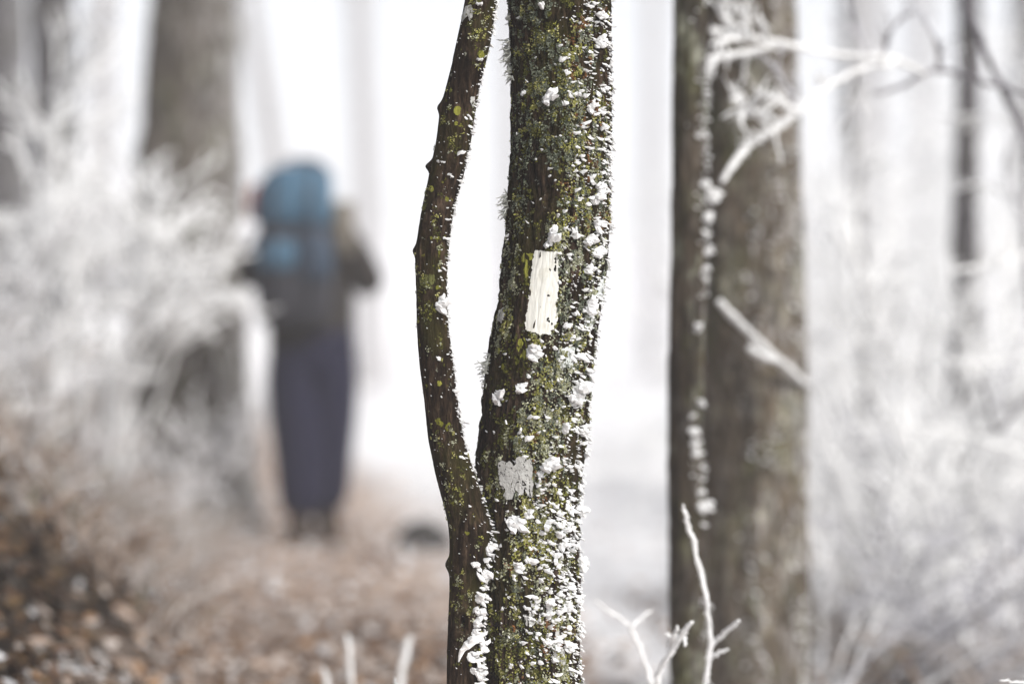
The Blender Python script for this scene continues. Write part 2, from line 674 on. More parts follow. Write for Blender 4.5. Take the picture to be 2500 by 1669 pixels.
def patch(stem, name, parent, mat, poly, holes=None, off=0.0012, step=1.0, edge=3.0, seed=1, cracks=0.0, relief=0.7):
    """A thin crust on the bark (paint, crustose lichen) with a ragged outline; follows the bark's relief."""
    poly = np.array(poly, float)
    x0, y0 = poly.min(0) - 4
    x1, y1 = poly.max(0) + 4
    xs_, ys_ = np.arange(x0, x1, step), np.arange(y0, y1, step)
    X, Y = np.meshgrid(xs_, ys_)
    dx = (fbm(X * 0.16, Y * 0.16, 0 * X, seed, 3) - 0.5) * 2 * edge
    dy = (fbm(X * 0.16, Y * 0.16, 0 * X + 9, seed + 5, 3) - 0.5) * 2 * edge
    keep = inside(poly, X + dx, Y + dy)
    for (hx, hy, hw, hh, thr) in (holes or ()):
        w = np.exp(-((X - hx) / hw) ** 2 - ((Y - hy) / hh) ** 2)
        keep &= ~((fbm(X * 0.35, Y * 0.22, 0 * X + 3, seed + 2, 3) * w) > thr)
    if cracks:
        cr = np.abs(fbm(X * 0.07, Y * 0.018, 0 * X + 5, seed + 8, 3) - 0.5)
        keep &= cr > cracks
        keep &= fbm(X * 0.3, Y * 0.2, 0 * X + 5, seed + 9, 2) > 0.17
    th = stem.theta(X, Y)
    V = stem.surf(th, Y, off, relief)
    ny_, nx_ = X.shape
    idx = np.arange(ny_ * nx_).reshape(ny_, nx_)
    k4 = keep[:-1, :-1] & keep[1:, 1:]
    q = np.stack([idx[:-1, :-1], idx[1:, :-1], idx[1:, 1:], idx[:-1, 1:]], -1)[k4]
    used, inv = np.unique(q, return_inverse=True)
    me = bpy.data.meshes.new(name)
    me.from_pydata(V.reshape(-1, 3)[used].tolist(), [], inv.reshape(-1, 4).tolist())
    me.polygons.foreach_set("use_smooth", np.ones(len(me.polygons), bool))
    me.update()
    return link(name, me, mat, parent)


def crop(ox, oy, s, pts):
    return [(ox + x * s, oy + y * s) for x, y in pts]


# ------------------------------------------------------------------ the blazed tree
edges_main = [(-1600, 1275, 1455), (-600, 1255, 1478), (0, 1239, 1489), (107, 1245, 1494), (200, 1246, 1496), (357, 1246, 1494), (464, 1241, 1493), (520, 1238, 1491), (613, 1228, 1484), (699, 1218, 1476),
              (806, 1201, 1461), (877, 1191, 1452), (984, 1174, 1443), (1077, 1166, 1433), (1155, 1159, 1420), (1230, 1157, 1416), (1305, 1160, 1415), (1455, 1162, 1416), (1669, 1160, 1419), (1900, 1150, 1428), (2120, 1125, 1455), (2300, 1080, 1505)]
edges_side = [(-1600, 1390, 1430), (-700, 1245, 1305), (-250, 1172, 1245), (0, 1136, 1214), (107, 1114, 1197), (214, 1089, 1170), (257, 1076, 1163), (357, 1062, 1148), (400, 1052, 1139), (464, 1038, 1121), (520, 1027, 1106),
              (613, 1013, 1096), (670, 1013, 1092), (770, 1016, 1093), (841, 1019, 1101), (913, 1026, 1110), (984, 1037, 1119), (1077, 1047, 1134), (1155, 1064, 1160), (1230, 1083, 1184), (1275, 1093, 1202), (1313, 1097, 1204),
              (1343, 1096, 1202), (1399, 1096, 1193), (1455, 1096, 1185), (1568, 1092, 1183), (1669, 1090, 1179), (1900, 1090, 1185), (2300, 1085, 1215)]
main = Stem(edges_main, D_TREE, 3, 0.0055, 0.0035, [(1175, 1130, 0.004, 30, 60), (1300, 1420, 0.004, 60, 50)])
side = Stem(edges_side, D_TREE - 0.055, 31, 0.0009, 0.0016,
            [(1072, 262, 0.006, 16, 14), (1042, 405, 0.010, 13, 12), (1014, 612, 0.006, 16, 14), (1092, 1378, 0.008, 14, 16), (1142, 720, 0.0, 1, 1),
             (1128, 1512, -0.020, 9, 17), (1128, 1490, 0.006, 24, 12), (1122, 1545, 0.006, 26, 14), (1148, 1515, 0.004, 10, 22), (1200, 1290, 0.004, 30, 24)])
base = (main.surf(0, 2150)[0], D_TREE, float(ground_z(0.04, D_TREE)))
tree = thing("blazed_tree", base, "lichen-covered tree in sharp focus with a white paint blaze and a thin second stem", "tree")
rows = np.concatenate([np.linspace(-1600, -60, 60), np.arange(-50, 1720, 2.4), np.linspace(1730, 2300, 40)])
trunk = link("trunk", main.mesh("trunk", rows, 230), M["bark"], tree)
stem2 = link("side_stem", side.mesh("side_stem", rows, 120), M["bark_stem"], tree)
trunk["label"] = "thick mottled trunk carrying the white blaze"
stem2["label"] = "slender dark stem bowing away from the main trunk"

# paint blaze
t = NT("weathered_white_paint")
c = t.mix(t.ramp(t.noise(130, 4, 0.65, (1, 1, 0.18)), [(0.64, 0.0), (0.76, 0.55)]), (0.74, 0.74, 0.69), (0.38, 0.35, 0.29))
c = t.mix(t.ramp(t.noise(38, 4), [(0.52, 0.0), (0.70, 0.55)]), c, (0.52, 0.50, 0.41))
t.color(c)
t.bump(t.noise(120, 4, 0.6, (1, 1, 0.2)), 0.5, 0.002)
t.b.inputs["Roughness"].default_value = 0.6
M["paint"] = t.m
bl = crop(1200, 560, 0.2041, [(512, 285), (545, 266), (600, 274), (640, 276), (690, 290), (740, 290), (778, 278), (788, 330), (788, 500), (784, 640), (788, 760), (778, 860), (783, 960), (772, 1020), (784, 1070), (770, 1130),
                              (735, 1150), (742, 1212), (704, 1210), (692, 1260), (600, 1260), (540, 1246), (480, 1234), (400, 1204), (396, 1130), (420, 960), (440, 850), (455, 700), (470, 560), (485, 410), (500, 330)])
o = patch(main, "paint_blaze", trunk, M["paint"], bl,
          [(1336, 782, 8, 9, 0.40), (1337, 724, 5, 4, 0.44), (1353, 650, 4, 34, 0.47), (1356, 750, 3.5, 18, 0.46), (1341, 660, 4, 7, 0.50), (1345, 795, 4, 14, 0.52)], 0.0012, 1.0, 3.2, 4, 0.0, 0.12)
o["label"] = "upright white rectangle painted on the bark"

# crustose lichens and old paint remnants
M["grey_lichen"] = mat_plain("pale_grey_crust", (0.47, 0.47, 0.455), 0.16, 90, 0.9, 0.5)
M["faded_paint"] = mat_plain("faded_grey_paint", (0.62, 0.65, 0.64), 0.16, 70, 0.8, 0.3)
M["scar"] = mat_plain("brown_scar", (0.23, 0.155, 0.115), 0.5, 120, 0.9, 0.6)
lp = crop(1160, 1080, 0.1786, [(320, 250), (370, 212), (440, 240), (470, 212), (510, 240), (530, 285), (552, 250), (562, 180), (600, 150), (690, 160), (705, 195), (760, 165), (785, 290), (780, 440), (790, 560), (775, 690), (735, 705),
                               (692, 640), (670, 560), (660, 665), (610, 670), (552, 600), (543, 640), (510, 730), (430, 735), (395, 670), (425, 600), (395, 565), (345, 545), (335, 430), (325, 300)])
patch(main, "lichen_patch", trunk, M["grey_lichen"], lp, None, 0.0022, 0.9, 1.8, 7, 0.0065, 0.04)["label"] = "pale grey cracked crust lichen below the blaze"
patch(main, "bark_scar", trunk, M["scar"], crop(1160, 1080, 0.1786, [(385, 420), (400, 345), (440, 330), (500, 345), (560, 350), (555, 410), (500, 450), (430, 450)]), None, 0.0021, 0.9, 3, 3, 0.05)
patch(main, "faded_paint_patch", trunk, M["faded_paint"], [(1360, 852), (1378, 846), (1401, 846), (1400, 872), (1397, 894), (1380, 897), (1358, 893), (1357, 870)], None, 0.0013, 1.0, 3, 12)
patch(main, "faded_paint_patch", trunk, M["faded_paint"], [(1425, 770), (1440, 758), (1450, 775), (1447, 805), (1432, 812), (1424, 795)], None, 0.0013, 1.0, 4, 15)
patch(main, "faded_paint_patch", trunk, M["faded_paint"], [(1460, 690), (1474, 680), (1474, 722), (1462, 735), (1457, 715)], None, 0.0013, 1.0, 4, 18)
patch(main, "lichen_patch", trunk, M["grey_lichen"], [(1216, 760), (1226, 750), (1229, 770), (1220, 790), (1214, 780)], None, 0.0013, 1.0, 3, 19)
patch(main, "lichen_patch", trunk, M["grey_lichen"], [(1345, 1560), (1372, 1570), (1380, 1600), (1372, 1622), (1358, 1600), (1348, 1590)], None, 0.0013, 1.0, 4, 25, 0.01)
patch(main, "lichen_patch", trunk, M["grey_lichen"], [(1352, 1520), (1368, 1528), (1366, 1552), (1350, 1545)], None, 0.0013, 1.0, 4, 26, 0.01)
patch(main, "lichen_patch", trunk, M["grey_lichen"], [(1277, 1485), (1300, 1482), (1305, 1510), (1285, 1515)], None, 0.0013, 1.0, 5, 27, 0.02)
patch(side, "lichen_patch", stem2, M["grey_lichen"], [(1128, 60), (1128, 40), (1138, 18), (1150, 16), (1157, 30), (1155, 48), (1147, 57), (1143, 44), (1136, 50)], None, 0.0011, 0.9, 2, 21)
patch(side, "lichen_patch", stem2, M["grey_lichen"], [(1150, 240), (1158, 238), (1160, 260), (1153, 266), (1148, 252)], None, 0.0011, 0.9, 2, 22)
M["olive"] = mat_plain("olive_crust", (0.115, 0.12, 0.04), 0.35, 90, 0.9, 0.5)
M["yellow_crust"] = mat_plain("yellow_green_crust", (0.27, 0.27, 0.045), 0.45, 110, 0.9, 0.5)
patch(side, "lichen_patch", stem2, M["olive"], [(1025, 680), (1040, 670), (1062, 672), (1066, 690), (1055, 705), (1030, 702)], None, 0.0009, 0.9, 4, 23, 0.02)
patch(main, "lichen_patch", trunk, M["yellow_crust"], crop(1200, 560, 0.2041, [(350, 330), (420, 300), (505, 310), (480, 380), (440, 480), (440, 600), (455, 700), (405, 690), (380, 560), (390, 440)]), None, 0.0011, 0.9, 7, 33, 0.035)
patch(main, "lichen_patch", trunk, M["yellow_crust"], [(1262, 826), (1280, 822), (1288, 850), (1276, 880), (1266, 865)], None, 0.0011, 0.9, 7, 35, 0.035)
for (lx, ly, lr, sd) in [(1055, 463, 6, 1), (1072, 258, 5, 2), (1118, 275, 10, 3), (1115, 305, 5, 4), (1074, 935, 6, 5), (1023, 785, 4, 6), (1176, 137, 9, 7), (1032, 960, 4, 8)]:
    a = np.arange(9) / 9 * 2 * math.pi
    patch(side, "lichen_patch", stem2, M["yellow_crust"], list(zip(lx + lr * np.cos(a), ly + lr * np.sin(a) * 1.2)), None, 0.0010, 0.9, 2, 50 + sd, 0.02)

# leafy lichen: small lobed flakes gathered into rosettes
LOBE = np.array([(-0.5, -0.15, 0), (-0.45, 0.2, 0.02), (0.0, -0.42, 0.16), (0.05, 0.40, 0.2), (0.45, -0.2, 0.42), (0.5, 0.22, 0.46)])
LOBE_F = [(0, 2, 3, 1), (2, 4, 5, 3)]
PAL = {"blue": [(0.115, 0.135, 0.095), (0.18, 0.20, 0.145), (0.075, 0.09, 0.06), (0.26, 0.28, 0.21)],
       "yel": [(0.29, 0.29, 0.055), (0.38, 0.37, 0.12), (0.20, 0.21, 0.035), (0.46, 0.43, 0.21)],
       "pale": [(0.40, 0.41, 0.27), (0.52, 0.53, 0.39), (0.28, 0.29, 0.18)],
       "moss": [(0.085, 0.088, 0.016), (0.13, 0.13, 0.024), (0.06, 0.06, 0.012)],
       "rust": [(0.22, 0.10, 0.035), (0.17, 0.085, 0.04)]}


def lichen(stem, name, parent, n_ros, seed, pick, size=(2.2, 4.4), spread=(6, 30), flakes=(12, 60), keep_out=()):
    r = np.random.default_rng(seed)
    V, C_ = [], []
    for q in range(n_ros):
        py0 = r.uniform(-40, 1700)
        c, rr = stem.cr(py0)
        u0 = r.uniform(-1, 1)
        kind = pick(u0, py0, r)
        if kind is None:
            continue
        n = int(r.uniform(*flakes))
        sp = r.uniform(*spread)
        ang = r.uniform(0, 2 * math.pi, n)
        rad = np.sqrt(r.uniform(0, 1, n)) * sp * (0.65 + 0.45 * np.sin(ang * 3 + r.uniform(0, 6)))
        th = math.asin(u0) + rad * np.cos(ang) / rr
        py = py0 + rad * np.sin(ang) * 1.25
        ok = np.ones(n, bool)
        for ko in keep_out:
            ok &= ~inside(ko, c + np.sin(th) * rr, py)
        th, py, n = th[ok], py[ok], int(ok.sum())
        if n == 0:
            continue
        pos = stem.surf(th, py, 0.0007)
        N = np.stack([np.sin(th), -np.cos(th), 0 * th], -1)
        T = np.stack([np.cos(th), np.sin(th), 0 * th], -1)
        Z = np.array([0, 0, 1.0])
        a = r.uniform(0, 2 * math.pi, n)
        ex = np.cos(a)[:, None] * T + np.sin(a)[:, None] * Z
        ey = -np.sin(a)[:, None] * T + np.cos(a)[:, None] * Z
        s = r.uniform(*size, n) * stem.k
        v = pos[:, None, :] + s[:, None, None] * (LOBE[None, :, 0:1] * ex[:, None, :] + LOBE[None, :, 1:2] * ey[:, None, :] + LOBE[None, :, 2:3] * N[:, None, :] * 1.5)
        V.append(v.reshape(-1, 3))
        pal = PAL[kind]
        tint = r.uniform(0.75, 1.2)
        cc = np.array([pal[i] for i in r.integers(0, len(pal), n)]) * tint * r.uniform(0.75, 1.2, (n, 1))
        C_.append(np.repeat(np.hstack([cc, np.ones((n, 1))]), 6, 0))
    V = np.vstack(V)
    C_ = np.vstack(C_)
    n = len(V) // 6
    fs = (np.array(LOBE_F)[None] + (np.arange(n) * 6)[:, None, None]).reshape(-1, 4)
    me = bpy.data.meshes.new(name)
    me.from_pydata(V.tolist(), [], fs.tolist())
    a = me.color_attributes.new("tint", 'FLOAT_COLOR', 'POINT')
    a.data.foreach_set("color", C_.astype(np.float32).ravel())
    me.update()
    o = link(name, me, M["tint"], parent)
    o["kind"] = "stuff"
    return o


def pick_main(u, py, r):
    x = r.random()
    band = noise(u * 2.2, py / 160.0, 0.5, 77)
    if band < 0.32:
        return None if x < 0.85 else "moss"
    if py < 560:
        if u < 0.1:
            return "blue" if x < 0.62 else ("yel" if x < 0.75 else "moss")
        return "yel" if x < 0.40 else ("blue" if x < 0.72 else ("rust" if x < 0.86 else "pale"))
    if py < 1000:
        if u < 0:
            return "pale" if x < 0.40 else ("yel" if x < 0.68 else ("moss" if x < 0.9 else "blue"))
        return "blue" if x < 0.30 else ("pale" if x < 0.62 else ("yel" if x < 0.8 else None))
    if u < -0.35:
        return "moss" if x < 0.45 else ("pale" if x < 0.62 else ("yel" if x < .75 else None))
    return "yel" if x < 0.38 else ("pale" if x < 0.62 else ("blue" if x < 0.80 else ("moss" if x < 0.94 else "rust")))


lichen(main, "leafy_lichen", trunk, 2000, 8, pick_main, (2.6, 5.6), (5, 26), (12, 60), (bl, lp))
lichen(side, "leafy_lichen", stem2, 800, 9, lambda u, py, r: ("moss" if r.random() < 0.5 else ("yel" if r.random() < 0.55 else "pale")) if noise(u * 2.5, py / 70., 1.5, 5) > 0.54 else None, (2.2, 4.2), (3, 12), (4, 20))

# rime clumps on the trunk that can be told apart in the photo: x, y, size in photo pixels
BIG = [(1319, 29, 34), (1337, 250, 52), (1346, 590, 58), (1298, 856, 54), (1266, 947, 38), (1216, 963, 48), (1408, 944, 62), (1396, 972, 52), (1333, 1127, 64), (1258, 1266, 72), (1264, 1371, 36), (1335, 1459, 42), (1433, 591, 42), (1455, 618, 40),
       (1433, 661, 38), (1433, 748, 42), (1460, 46, 40), (1464, 111, 42), (1455, 486, 44), (1458, 466, 36), (1373, 1038, 40), (1243, 1662, 40), (1371, 1320, 36), (1356, 1294, 34), (1444, 268, 36), (1337, 1478, 34), (1288, 1241, 32), (1412, 1240, 50), (1413, 1370, 50), (1288, 1352, 30), (1384, 1420, 34), (1389, 1568, 34)]
MED = [(1358, 127, 24), (1367, 161, 26), (1383, 146, 24), (1376, 190, 22), (1278, 232, 22), (1419, 311, 32), (1412, 393, 36), (1337, 439, 30), (1394, 237, 30), (1426, 241, 30), (1426, 182, 26), (1451, 20, 34), (1423, 27, 26), (1448, 546, 32),
       (1405, 471, 22), (1437, 368, 30), (1469, 321, 36), (1376, 797, 28), (1353, 850, 32), (1366, 866, 28), (1405, 766, 30), (1444, 723, 40), (1448, 549, 34), (1287, 913, 24), (1298, 1013, 30), (1287, 1066, 30), (1262, 1061, 24), (1419, 863, 34), (1310, 1258, 30),
       (1335, 1262, 34), (1356, 1251, 30), (1318, 1221, 26), (1290, 1352, 30), (1254, 1390, 20), (1297, 1459, 24), (1277, 1467, 24), (1318, 1399, 24), (1329, 1377, 28), (1316, 1595, 32), (1288, 1625, 26), (1374, 1287, 34), (1311, 1529, 26), (1354, 1345, 30), (1350, 1640, 34),
       (1395, 60, 20), (1432, 62, 22), (1410, 68, 18), (1433, 75, 18), (1302, 158, 14), (1240, 585, 18), (1226, 726, 16), (1262, 330, 12), (1398, 335, 20), (1427, 327, 18), (1375, 259, 18), (1311, 325, 20), (1430, 500, 28), (1399, 335, 18), (1339, 419, 18), (1386, 566, 18),
       (1397, 572, 22), (1395, 583, 24), (1385, 625, 20), (1366, 686, 14), (1299, 1440, 18), (1240, 1443, 12), (1225, 1505, 14), (1254, 1473, 12), (1265, 1490, 18), (1300, 1500, 22), (1268, 1552, 16), (1243, 1605, 16), (1425, 1105, 26), (1315, 1170, 28), (1332, 1177, 26), (1312, 1145, 26)]
RM = random.Random(17)
n_parts = 0
for (x, y, s) in BIG:
    place_clump(main, trunk, x, y, s * 0.82, True, RM)
for (x, y, s) in MED:
    place_clump(main, trunk, x, y, s * 1.05, False, RM)
n_parts = len(BIG) + len(MED)


def u_density(u, py):
    d = 0.05 + 0.95 * max(0.0, (u + 0.15) / 1.15) ** 1.7
    d *= 0.62 + 0.38 * min(1, max(0, (py - 500) / 600))
    if py > 1080:
        d = max(d, 0.12 + 0.62 * max(0.0, (u + 0.5) / 1.5))
    return d * (0.25 + 1.5 * max(0, float(noise(u * 3.2, py / 85.0, 2.5, 99)) - 0.30))


BLZ = np.array(bl)
cand = []
while len(cand) < 1500:
    py = RM.uniform(-40, 1700)
    u = RM.uniform(-1, 1.0)
    if RM.random() > u_density(u, py):
        continue
    c, r_ = main.cr(py)
    px = c + u * r_
    if inside(BLZ, np.array([px]), np.array([py]))[0] or inside(np.array(lp), np.array([px]), np.array([py]))[0]:
        continue
    if 1205 < px + 25 < 1300 and 560 < py < 1000 and RM.random() < 0.6:
        continue
    s = 7 + 24 * RM.random() ** 2.2 * (0.65 + 0.5 * max(u, 0))
    cand.append((s, px, py))
cand.sort(reverse=True)
for (s, px, py) in cand[:300 - n_parts]:
    place_clump(main, trunk, px, py, s * 0.92, False, RM)
fl = MB()
for (s, px, py) in cand[300 - n_parts:]:
    fleck(fl, main, float(main.theta(px, py)), py, s * 0.9, RM)
for q in range(2600):          # fine crust on the windward flank
    py = RM.uniform(-40, 1700)
    u = RM.random() ** 0.6
    if float(noise(u * 5, py / 40.0, 4.5, 12)) < 0.42:
        continue
    fleck(fl, main, math.asin(u * .999), py, RM.uniform(2.5, 7), RM)
for q in range(1100):          # the far right edge and beyond is plastered with small feathers
    py = RM.uniform(-40, 1700)
    fleck(fl, main, RM.uniform(1.2, 2.4), py, RM.uniform(5, 18), RM)
o = fl.build("rime_flecks", M["rime"], trunk, False)
o["kind"] = "stuff"

# rime on the slender stem: a fringe along its right flank and a snow-filled seam where it meets the trunk
SB = [(1164, 16, 24), (1123, 377, 30), (1098, 430, 24), (1089, 536, 26), (1067, 394, 16), (1164, 150, 20), (1146, 284, 22), (1137, 293, 20), (1148, 309, 26), (1108, 954, 30), (1075, 659, 20), (1086, 581, 20), (1119, 998, 28), (1123, 1030, 30),
      (1134, 1104, 30), (1079, 400, 14), (1117, 105, 12), (1150, 325, 20), (1071, 872, 16), (1079, 968, 14), (1128, 1110, 18), (1149, 1230, 14)]
for (x, y, s) in SB:
    place_clump(side, stem2, x, y, s, False, RM)
place_clump(side, stem2, 1078, 738, 42, True, RM)
SEAM = [(1205, 1285), (1206, 1310), (1200, 1330), (1205, 1350), (1190, 1362), (1198, 1375), (1178, 1382), (1190, 1395), (1165, 1372), (1172, 1395), (1185, 1412), (1192, 1425), (1180, 1432), (1172, 1450), (1180, 1462), (1166, 1480), (1174, 1492),
        (1180, 1505), (1166, 1512), (1172, 1528), (1162, 1535), (1170, 1548), (1155, 1555), (1176, 1562), (1180, 1575), (1170, 1588), (1160, 1600), (1176, 1605), (1165, 1632), (1176, 1640), (1160, 1628), (1180, 1660), (1165, 1665), (1150, 1590),
        (1188, 1450), (1176, 1518), (1168, 1565), (1182, 1620), (1196, 1405), (1204, 1296), (1196, 1340)]
for (x, y) in SEAM:
    place_clump(side, stem2, x - 6, y, RM.uniform(20, 34), RM.random() < 0.35, RM)
lip = MB()
lipp = [side.surf(float(side.theta(x, y)), y, 0.004) for (x, y) in [(1172, 1548), (1155, 1556), (1140, 1568), (1130, 1580), (1125, 1596), (1122, 1608)]]
lip.tube(lipp, np.array([11, 12, 10, 7, 4.5, 2]) * side.k, 8, 0.22)
lip.build("snow_lip", M["rime"], stem2, False)["label"] = "curled tongue of snow below the knothole"
fs_ = MB()
for q in range(900):
    py = RM.uniform(-40, 1290)
    th = RM.choice([RM.uniform(0.55, 2.2), RM.uniform(1.1, 2.3), RM.uniform(0.75, 2.2)])
    if th < 1.0 and RM.random() < 0.55:
        continue
    fleck(fs_, side, th, py, RM.uniform(4, 13) * (0.75 if th < 1.1 else 1.0), RM)
for q in range(150):
    fleck(fs_, side, RM.uniform(-1.3, 0.7), RM.uniform(-40, 1700), RM.uniform(2, 6), RM)
for q in range(200):
    py = RM.uniform(1290, 1690)
    fleck(fs_, side, RM.uniform(0.8, 1.6), py, RM.uniform(5, 12), RM)
o = fs_.build("rime_flecks", M["rime"], stem2, False)
o["kind"] = "stuff"

# beard lichen tufts furred with rime along the trunk's left edge
for (x, y, s, n) in [(1247, 40, 16, 26), (1243, 125, 34, 60), (1243, 175, 26, 40), (1238, 500, 30, 50), (1195, 905, 34, 50), (1190, 880, 20, 26)]:
    tf = MB()
    th = -1.45
    p0 = main.surf(th, y)
    for q in range(n):
        p = p0 + np.array([0, RM.uniform(-.02, .02), RM.uniform(-.012, .012) * s / 20])
        dv = np.array([-1 + RM.gauss(0, .35), RM.gauss(0, .7), RM.gauss(-0.2, .6)])
        dv /= np.linalg.norm(dv)
        L = s * main.k * RM.uniform(.4, 1.1)
        pts = [p]
        for w in range(4):
            dv = dv + np.array([RM.gauss(0, .4), RM.gauss(0, .4), RM.gauss(-.12, .4)])
            dv /= np.linalg.norm(dv)
            pts.append(pts[-1] + dv * L / 4)
        tf.tube(pts, [.0011, .0012, .0011, .0009, .0006], 4, 0.3)
    tf.build("beard_lichen", mat_plain("frosted_beard_lichen", (0.66, 0.68, 0.63), .3, 60) if "beard" not in M else M["beard"], trunk)


# ------------------------------------------------------------------ the other trees
def soft_trunk(name, edges, d, label, mat, seed, bark=0.006, lumps=0.006, nth=64, dy=10, group=None, branches=()):
    st = Stem(edges, d, seed, bark, lumps)
    e = np.array(sorted(edges))
    py_base = 834.5 + (CAM_H - float(ground_z((np.interp(1300, e[:, 0], (e[:, 1] + e[:, 2]) / 2) - 1250) / F * d, d)) + 0.12) / d * F
    top = 834.5 - (7.0 + 0.05 * d) / d * F
    b = ((e[-1, 1] + e[-1, 2]) / 2 - 1250) / F * d
    tr = thing(name, (b, d, float(ground_z(b, d))), label, "tree", group)
    rws = np.concatenate([np.linspace(top, -80, 24), np.arange(-70, min(py_base, 1700), dy), [py_base]]) if py_base > -60 else np.linspace(top, py_base, 60)
    rws = np.unique(rws)
    tk = link("trunk", st.mesh("trunk", rws, nth), mat, tr)
    return st, tr, tk


BK_A = mat_bark_soft("brown_furrowed_bark", (0.020, 0.015, 0.010), (0.085, 0.066, 0.047), 0.18)
BK_B = mat_bark_soft("mottled_grey_bark", (0.034, 0.026, 0.018), (0.165, 0.130, 0.094), 0.60, (0.36, 0.34, 0.27))
BK_C = mat_bark_soft("old_grey_bark", (0.034, 0.027, 0.020), (0.130, 0.106, 0.084), 0.65, (0.23, 0.215, 0.175))
BK_D = mat_bark_soft("rimed_dark_bark", (0.032, 0.029, 0.032), (0.115, 0.104, 0.11), 0.5, (0.2, 0.19, 0.2))
BK_E = mat_bark_soft("rimed_fog_faded_bark", (0.14, 0.13, 0.13), (0.36, 0.34, 0.34), 0.85, (0.55, 0.54, 0.54), False)  # far trunks: rime all round, and fog fading painted into the pale bark

st_sl, tr, tk = soft_trunk("slender_tree", [(-3000, 1665, 1735), (0, 1646, 1722), (300, 1640, 1726), (600, 1640, 1728), (900, 1630, 1720), (1100, 1628, 1718), (1300, 1632, 1726), (1669, 1634, 1730), (2400, 1625, 1742)], 5.6,
                           "slim dark brown trunk with snow clots down its right flank", BK_A, 101, 0.003, 0.003, 72, 8)
RT = random.Random(3)
for (x, y, s, big) in [(1722, 190, 36, 0), (1728, 225, 30, 0), (1712, 255, 26, 0), (1716, 445, 40, 1), (1726, 480, 50, 1), (1722, 520, 44, 1), (1712, 560, 38, 0), (1720, 610, 52, 1), (1716, 650, 50, 1), (1708, 720, 24, 0), (1708, 800, 52, 1), (1708, 925, 34, 0),
                       (1704, 985, 34, 1), (1706, 1010, 30, 0), (1700, 1050, 42, 1), (1704, 1080, 40, 1), (1698, 1105, 40, 1), (1715, 1195, 54, 1), (1718, 1235, 50, 1), (1724, 1270, 40, 0), (1716, 1330, 34, 0), (1705, 1400, 24, 0), (1700, 1510, 26, 0), (1700, 1590, 34, 1), (1700, 1640, 30, 0),
                       (1664, 1340, 16, 0), (1633, 780, 18, 0), (1632, 868, 18, 0), (1690, 310, 20, 0), (1700, 60, 22, 0), (1718, 330, 26, 0), (1715, 385, 26, 0)]:
    if s < 40 and RT.random() < .45:
        continue
    place_clump(st_sl, tk, x + RT.uniform(-20, 6), y + RT.uniform(-10, 10), s * RT.uniform(.45, .9), bool(big), RT)
ff = MB()
for q in range(320):
    py = RT.uniform(-60, 1700)
    if float(noise(0.5, py / 70.0, 0.5, 21)) < 0.5:
        continue
    fleck(ff, st_sl, RT.gauss(1.1, .35), py, RT.uniform(5, 17), RT)
tag(ff.build("rime_flecks", M["rime"], tk, False), kind="stuff")

st_bg, tr, tk = soft_trunk("mottled_tree", [(-3000, 1760, 1920), (0, 1712, 1942), (300, 1715, 1955), (700, 1712, 1968), (1100, 1705, 1975), (1400, 1705, 1978), (1669, 1700, 1985), (2400, 1650, 2050)], 6.7,
                           "broad grey-brown mottled trunk behind the slim dark trunk", BK_B, 111, 0.007, 0.008, 110, 6)
ff = MB()
for q in range(700):
    th = RT.uniform(-0.4, 1.6)
    py = RT.uniform(-60, 1700)
    if float(noise(th * 2.5, py / 90.0, 0.5, 7)) < 0.45:
        continue
    fleck(ff, st_bg, th, py, RT.uniform(5, 16), RT)
tag(ff.build("rime_flecks", M["rime"], tk, False), kind="stuff")

def rimed_branch(parent, lines, label):
    mb = MB()
    for (pp, d0, d1, r0, r1) in lines:
        n = len(pp)
        pts = np.array([P(x, y, d) for (x, y), d in zip(pp, np.linspace(d0, d1, n))])
        q = np.linspace(0, n - 1, (n - 1) * 6 + 1)
        pts = np.stack([np.interp(q, np.arange(n), pts[:, k]) for k in range(3)], 1) + rng.normal(0, .0012, (len(q), 3))
        rad = np.linspace(r0, r1, len(q)) * d1 / F
        mb.tube(pts, rad, 8, .25)
        for _ in range(len(q) * 10):
            i = RT.randrange(len(q))
            v, f = RT.choice(CL_TINY)
            e = np.array(Matrix.Rotation(RT.uniform(0, 6.3), 3, 'Y') @ Matrix.Rotation(RT.uniform(0, 6.3), 3, 'Z'))
            mb.add(pts[i] + (v * np.array([1, .7, .7]) * rad[i] * RT.uniform(.7, 1.6)) @ e.T, f)
    mb.build("branch", M["rime"], parent)["label"] = label


rimed_branch(tr, [([(1968, 938), (1920, 897), (1880, 862), (1842, 824), (1805, 788), (1756, 740)], 6.62, 5.95, 10, 9.5),
                  ([(1900, 880), (1868, 872), (1832, 852)], 6.35, 6.05, 7, 9)], "slanting rimed dead branch laid across the trunk")

st_lt, tr, tk = soft_trunk("old_tree", [(-1500, 395, 560), (0, 365, 585), (200, 352, 588), (400, 330, 592), (700, 318, 600), (1000, 315, 615), (1300, 290, 650), (1500, 260, 690)], 12.5,
                           "stout grey-brown trunk beside the hiker, rising out of frosted brush", BK_C, 121, 0.012, 0.02, 90, 9)
ff = MB()
for q in range(400):
    fleck(ff, st_lt, RT.uniform(0.5, 1.7), RT.uniform(-60, 1250), RT.uniform(4, 12), RT)
tag(ff.build("rime_flecks", M["rime"], tk, False), kind="stuff")

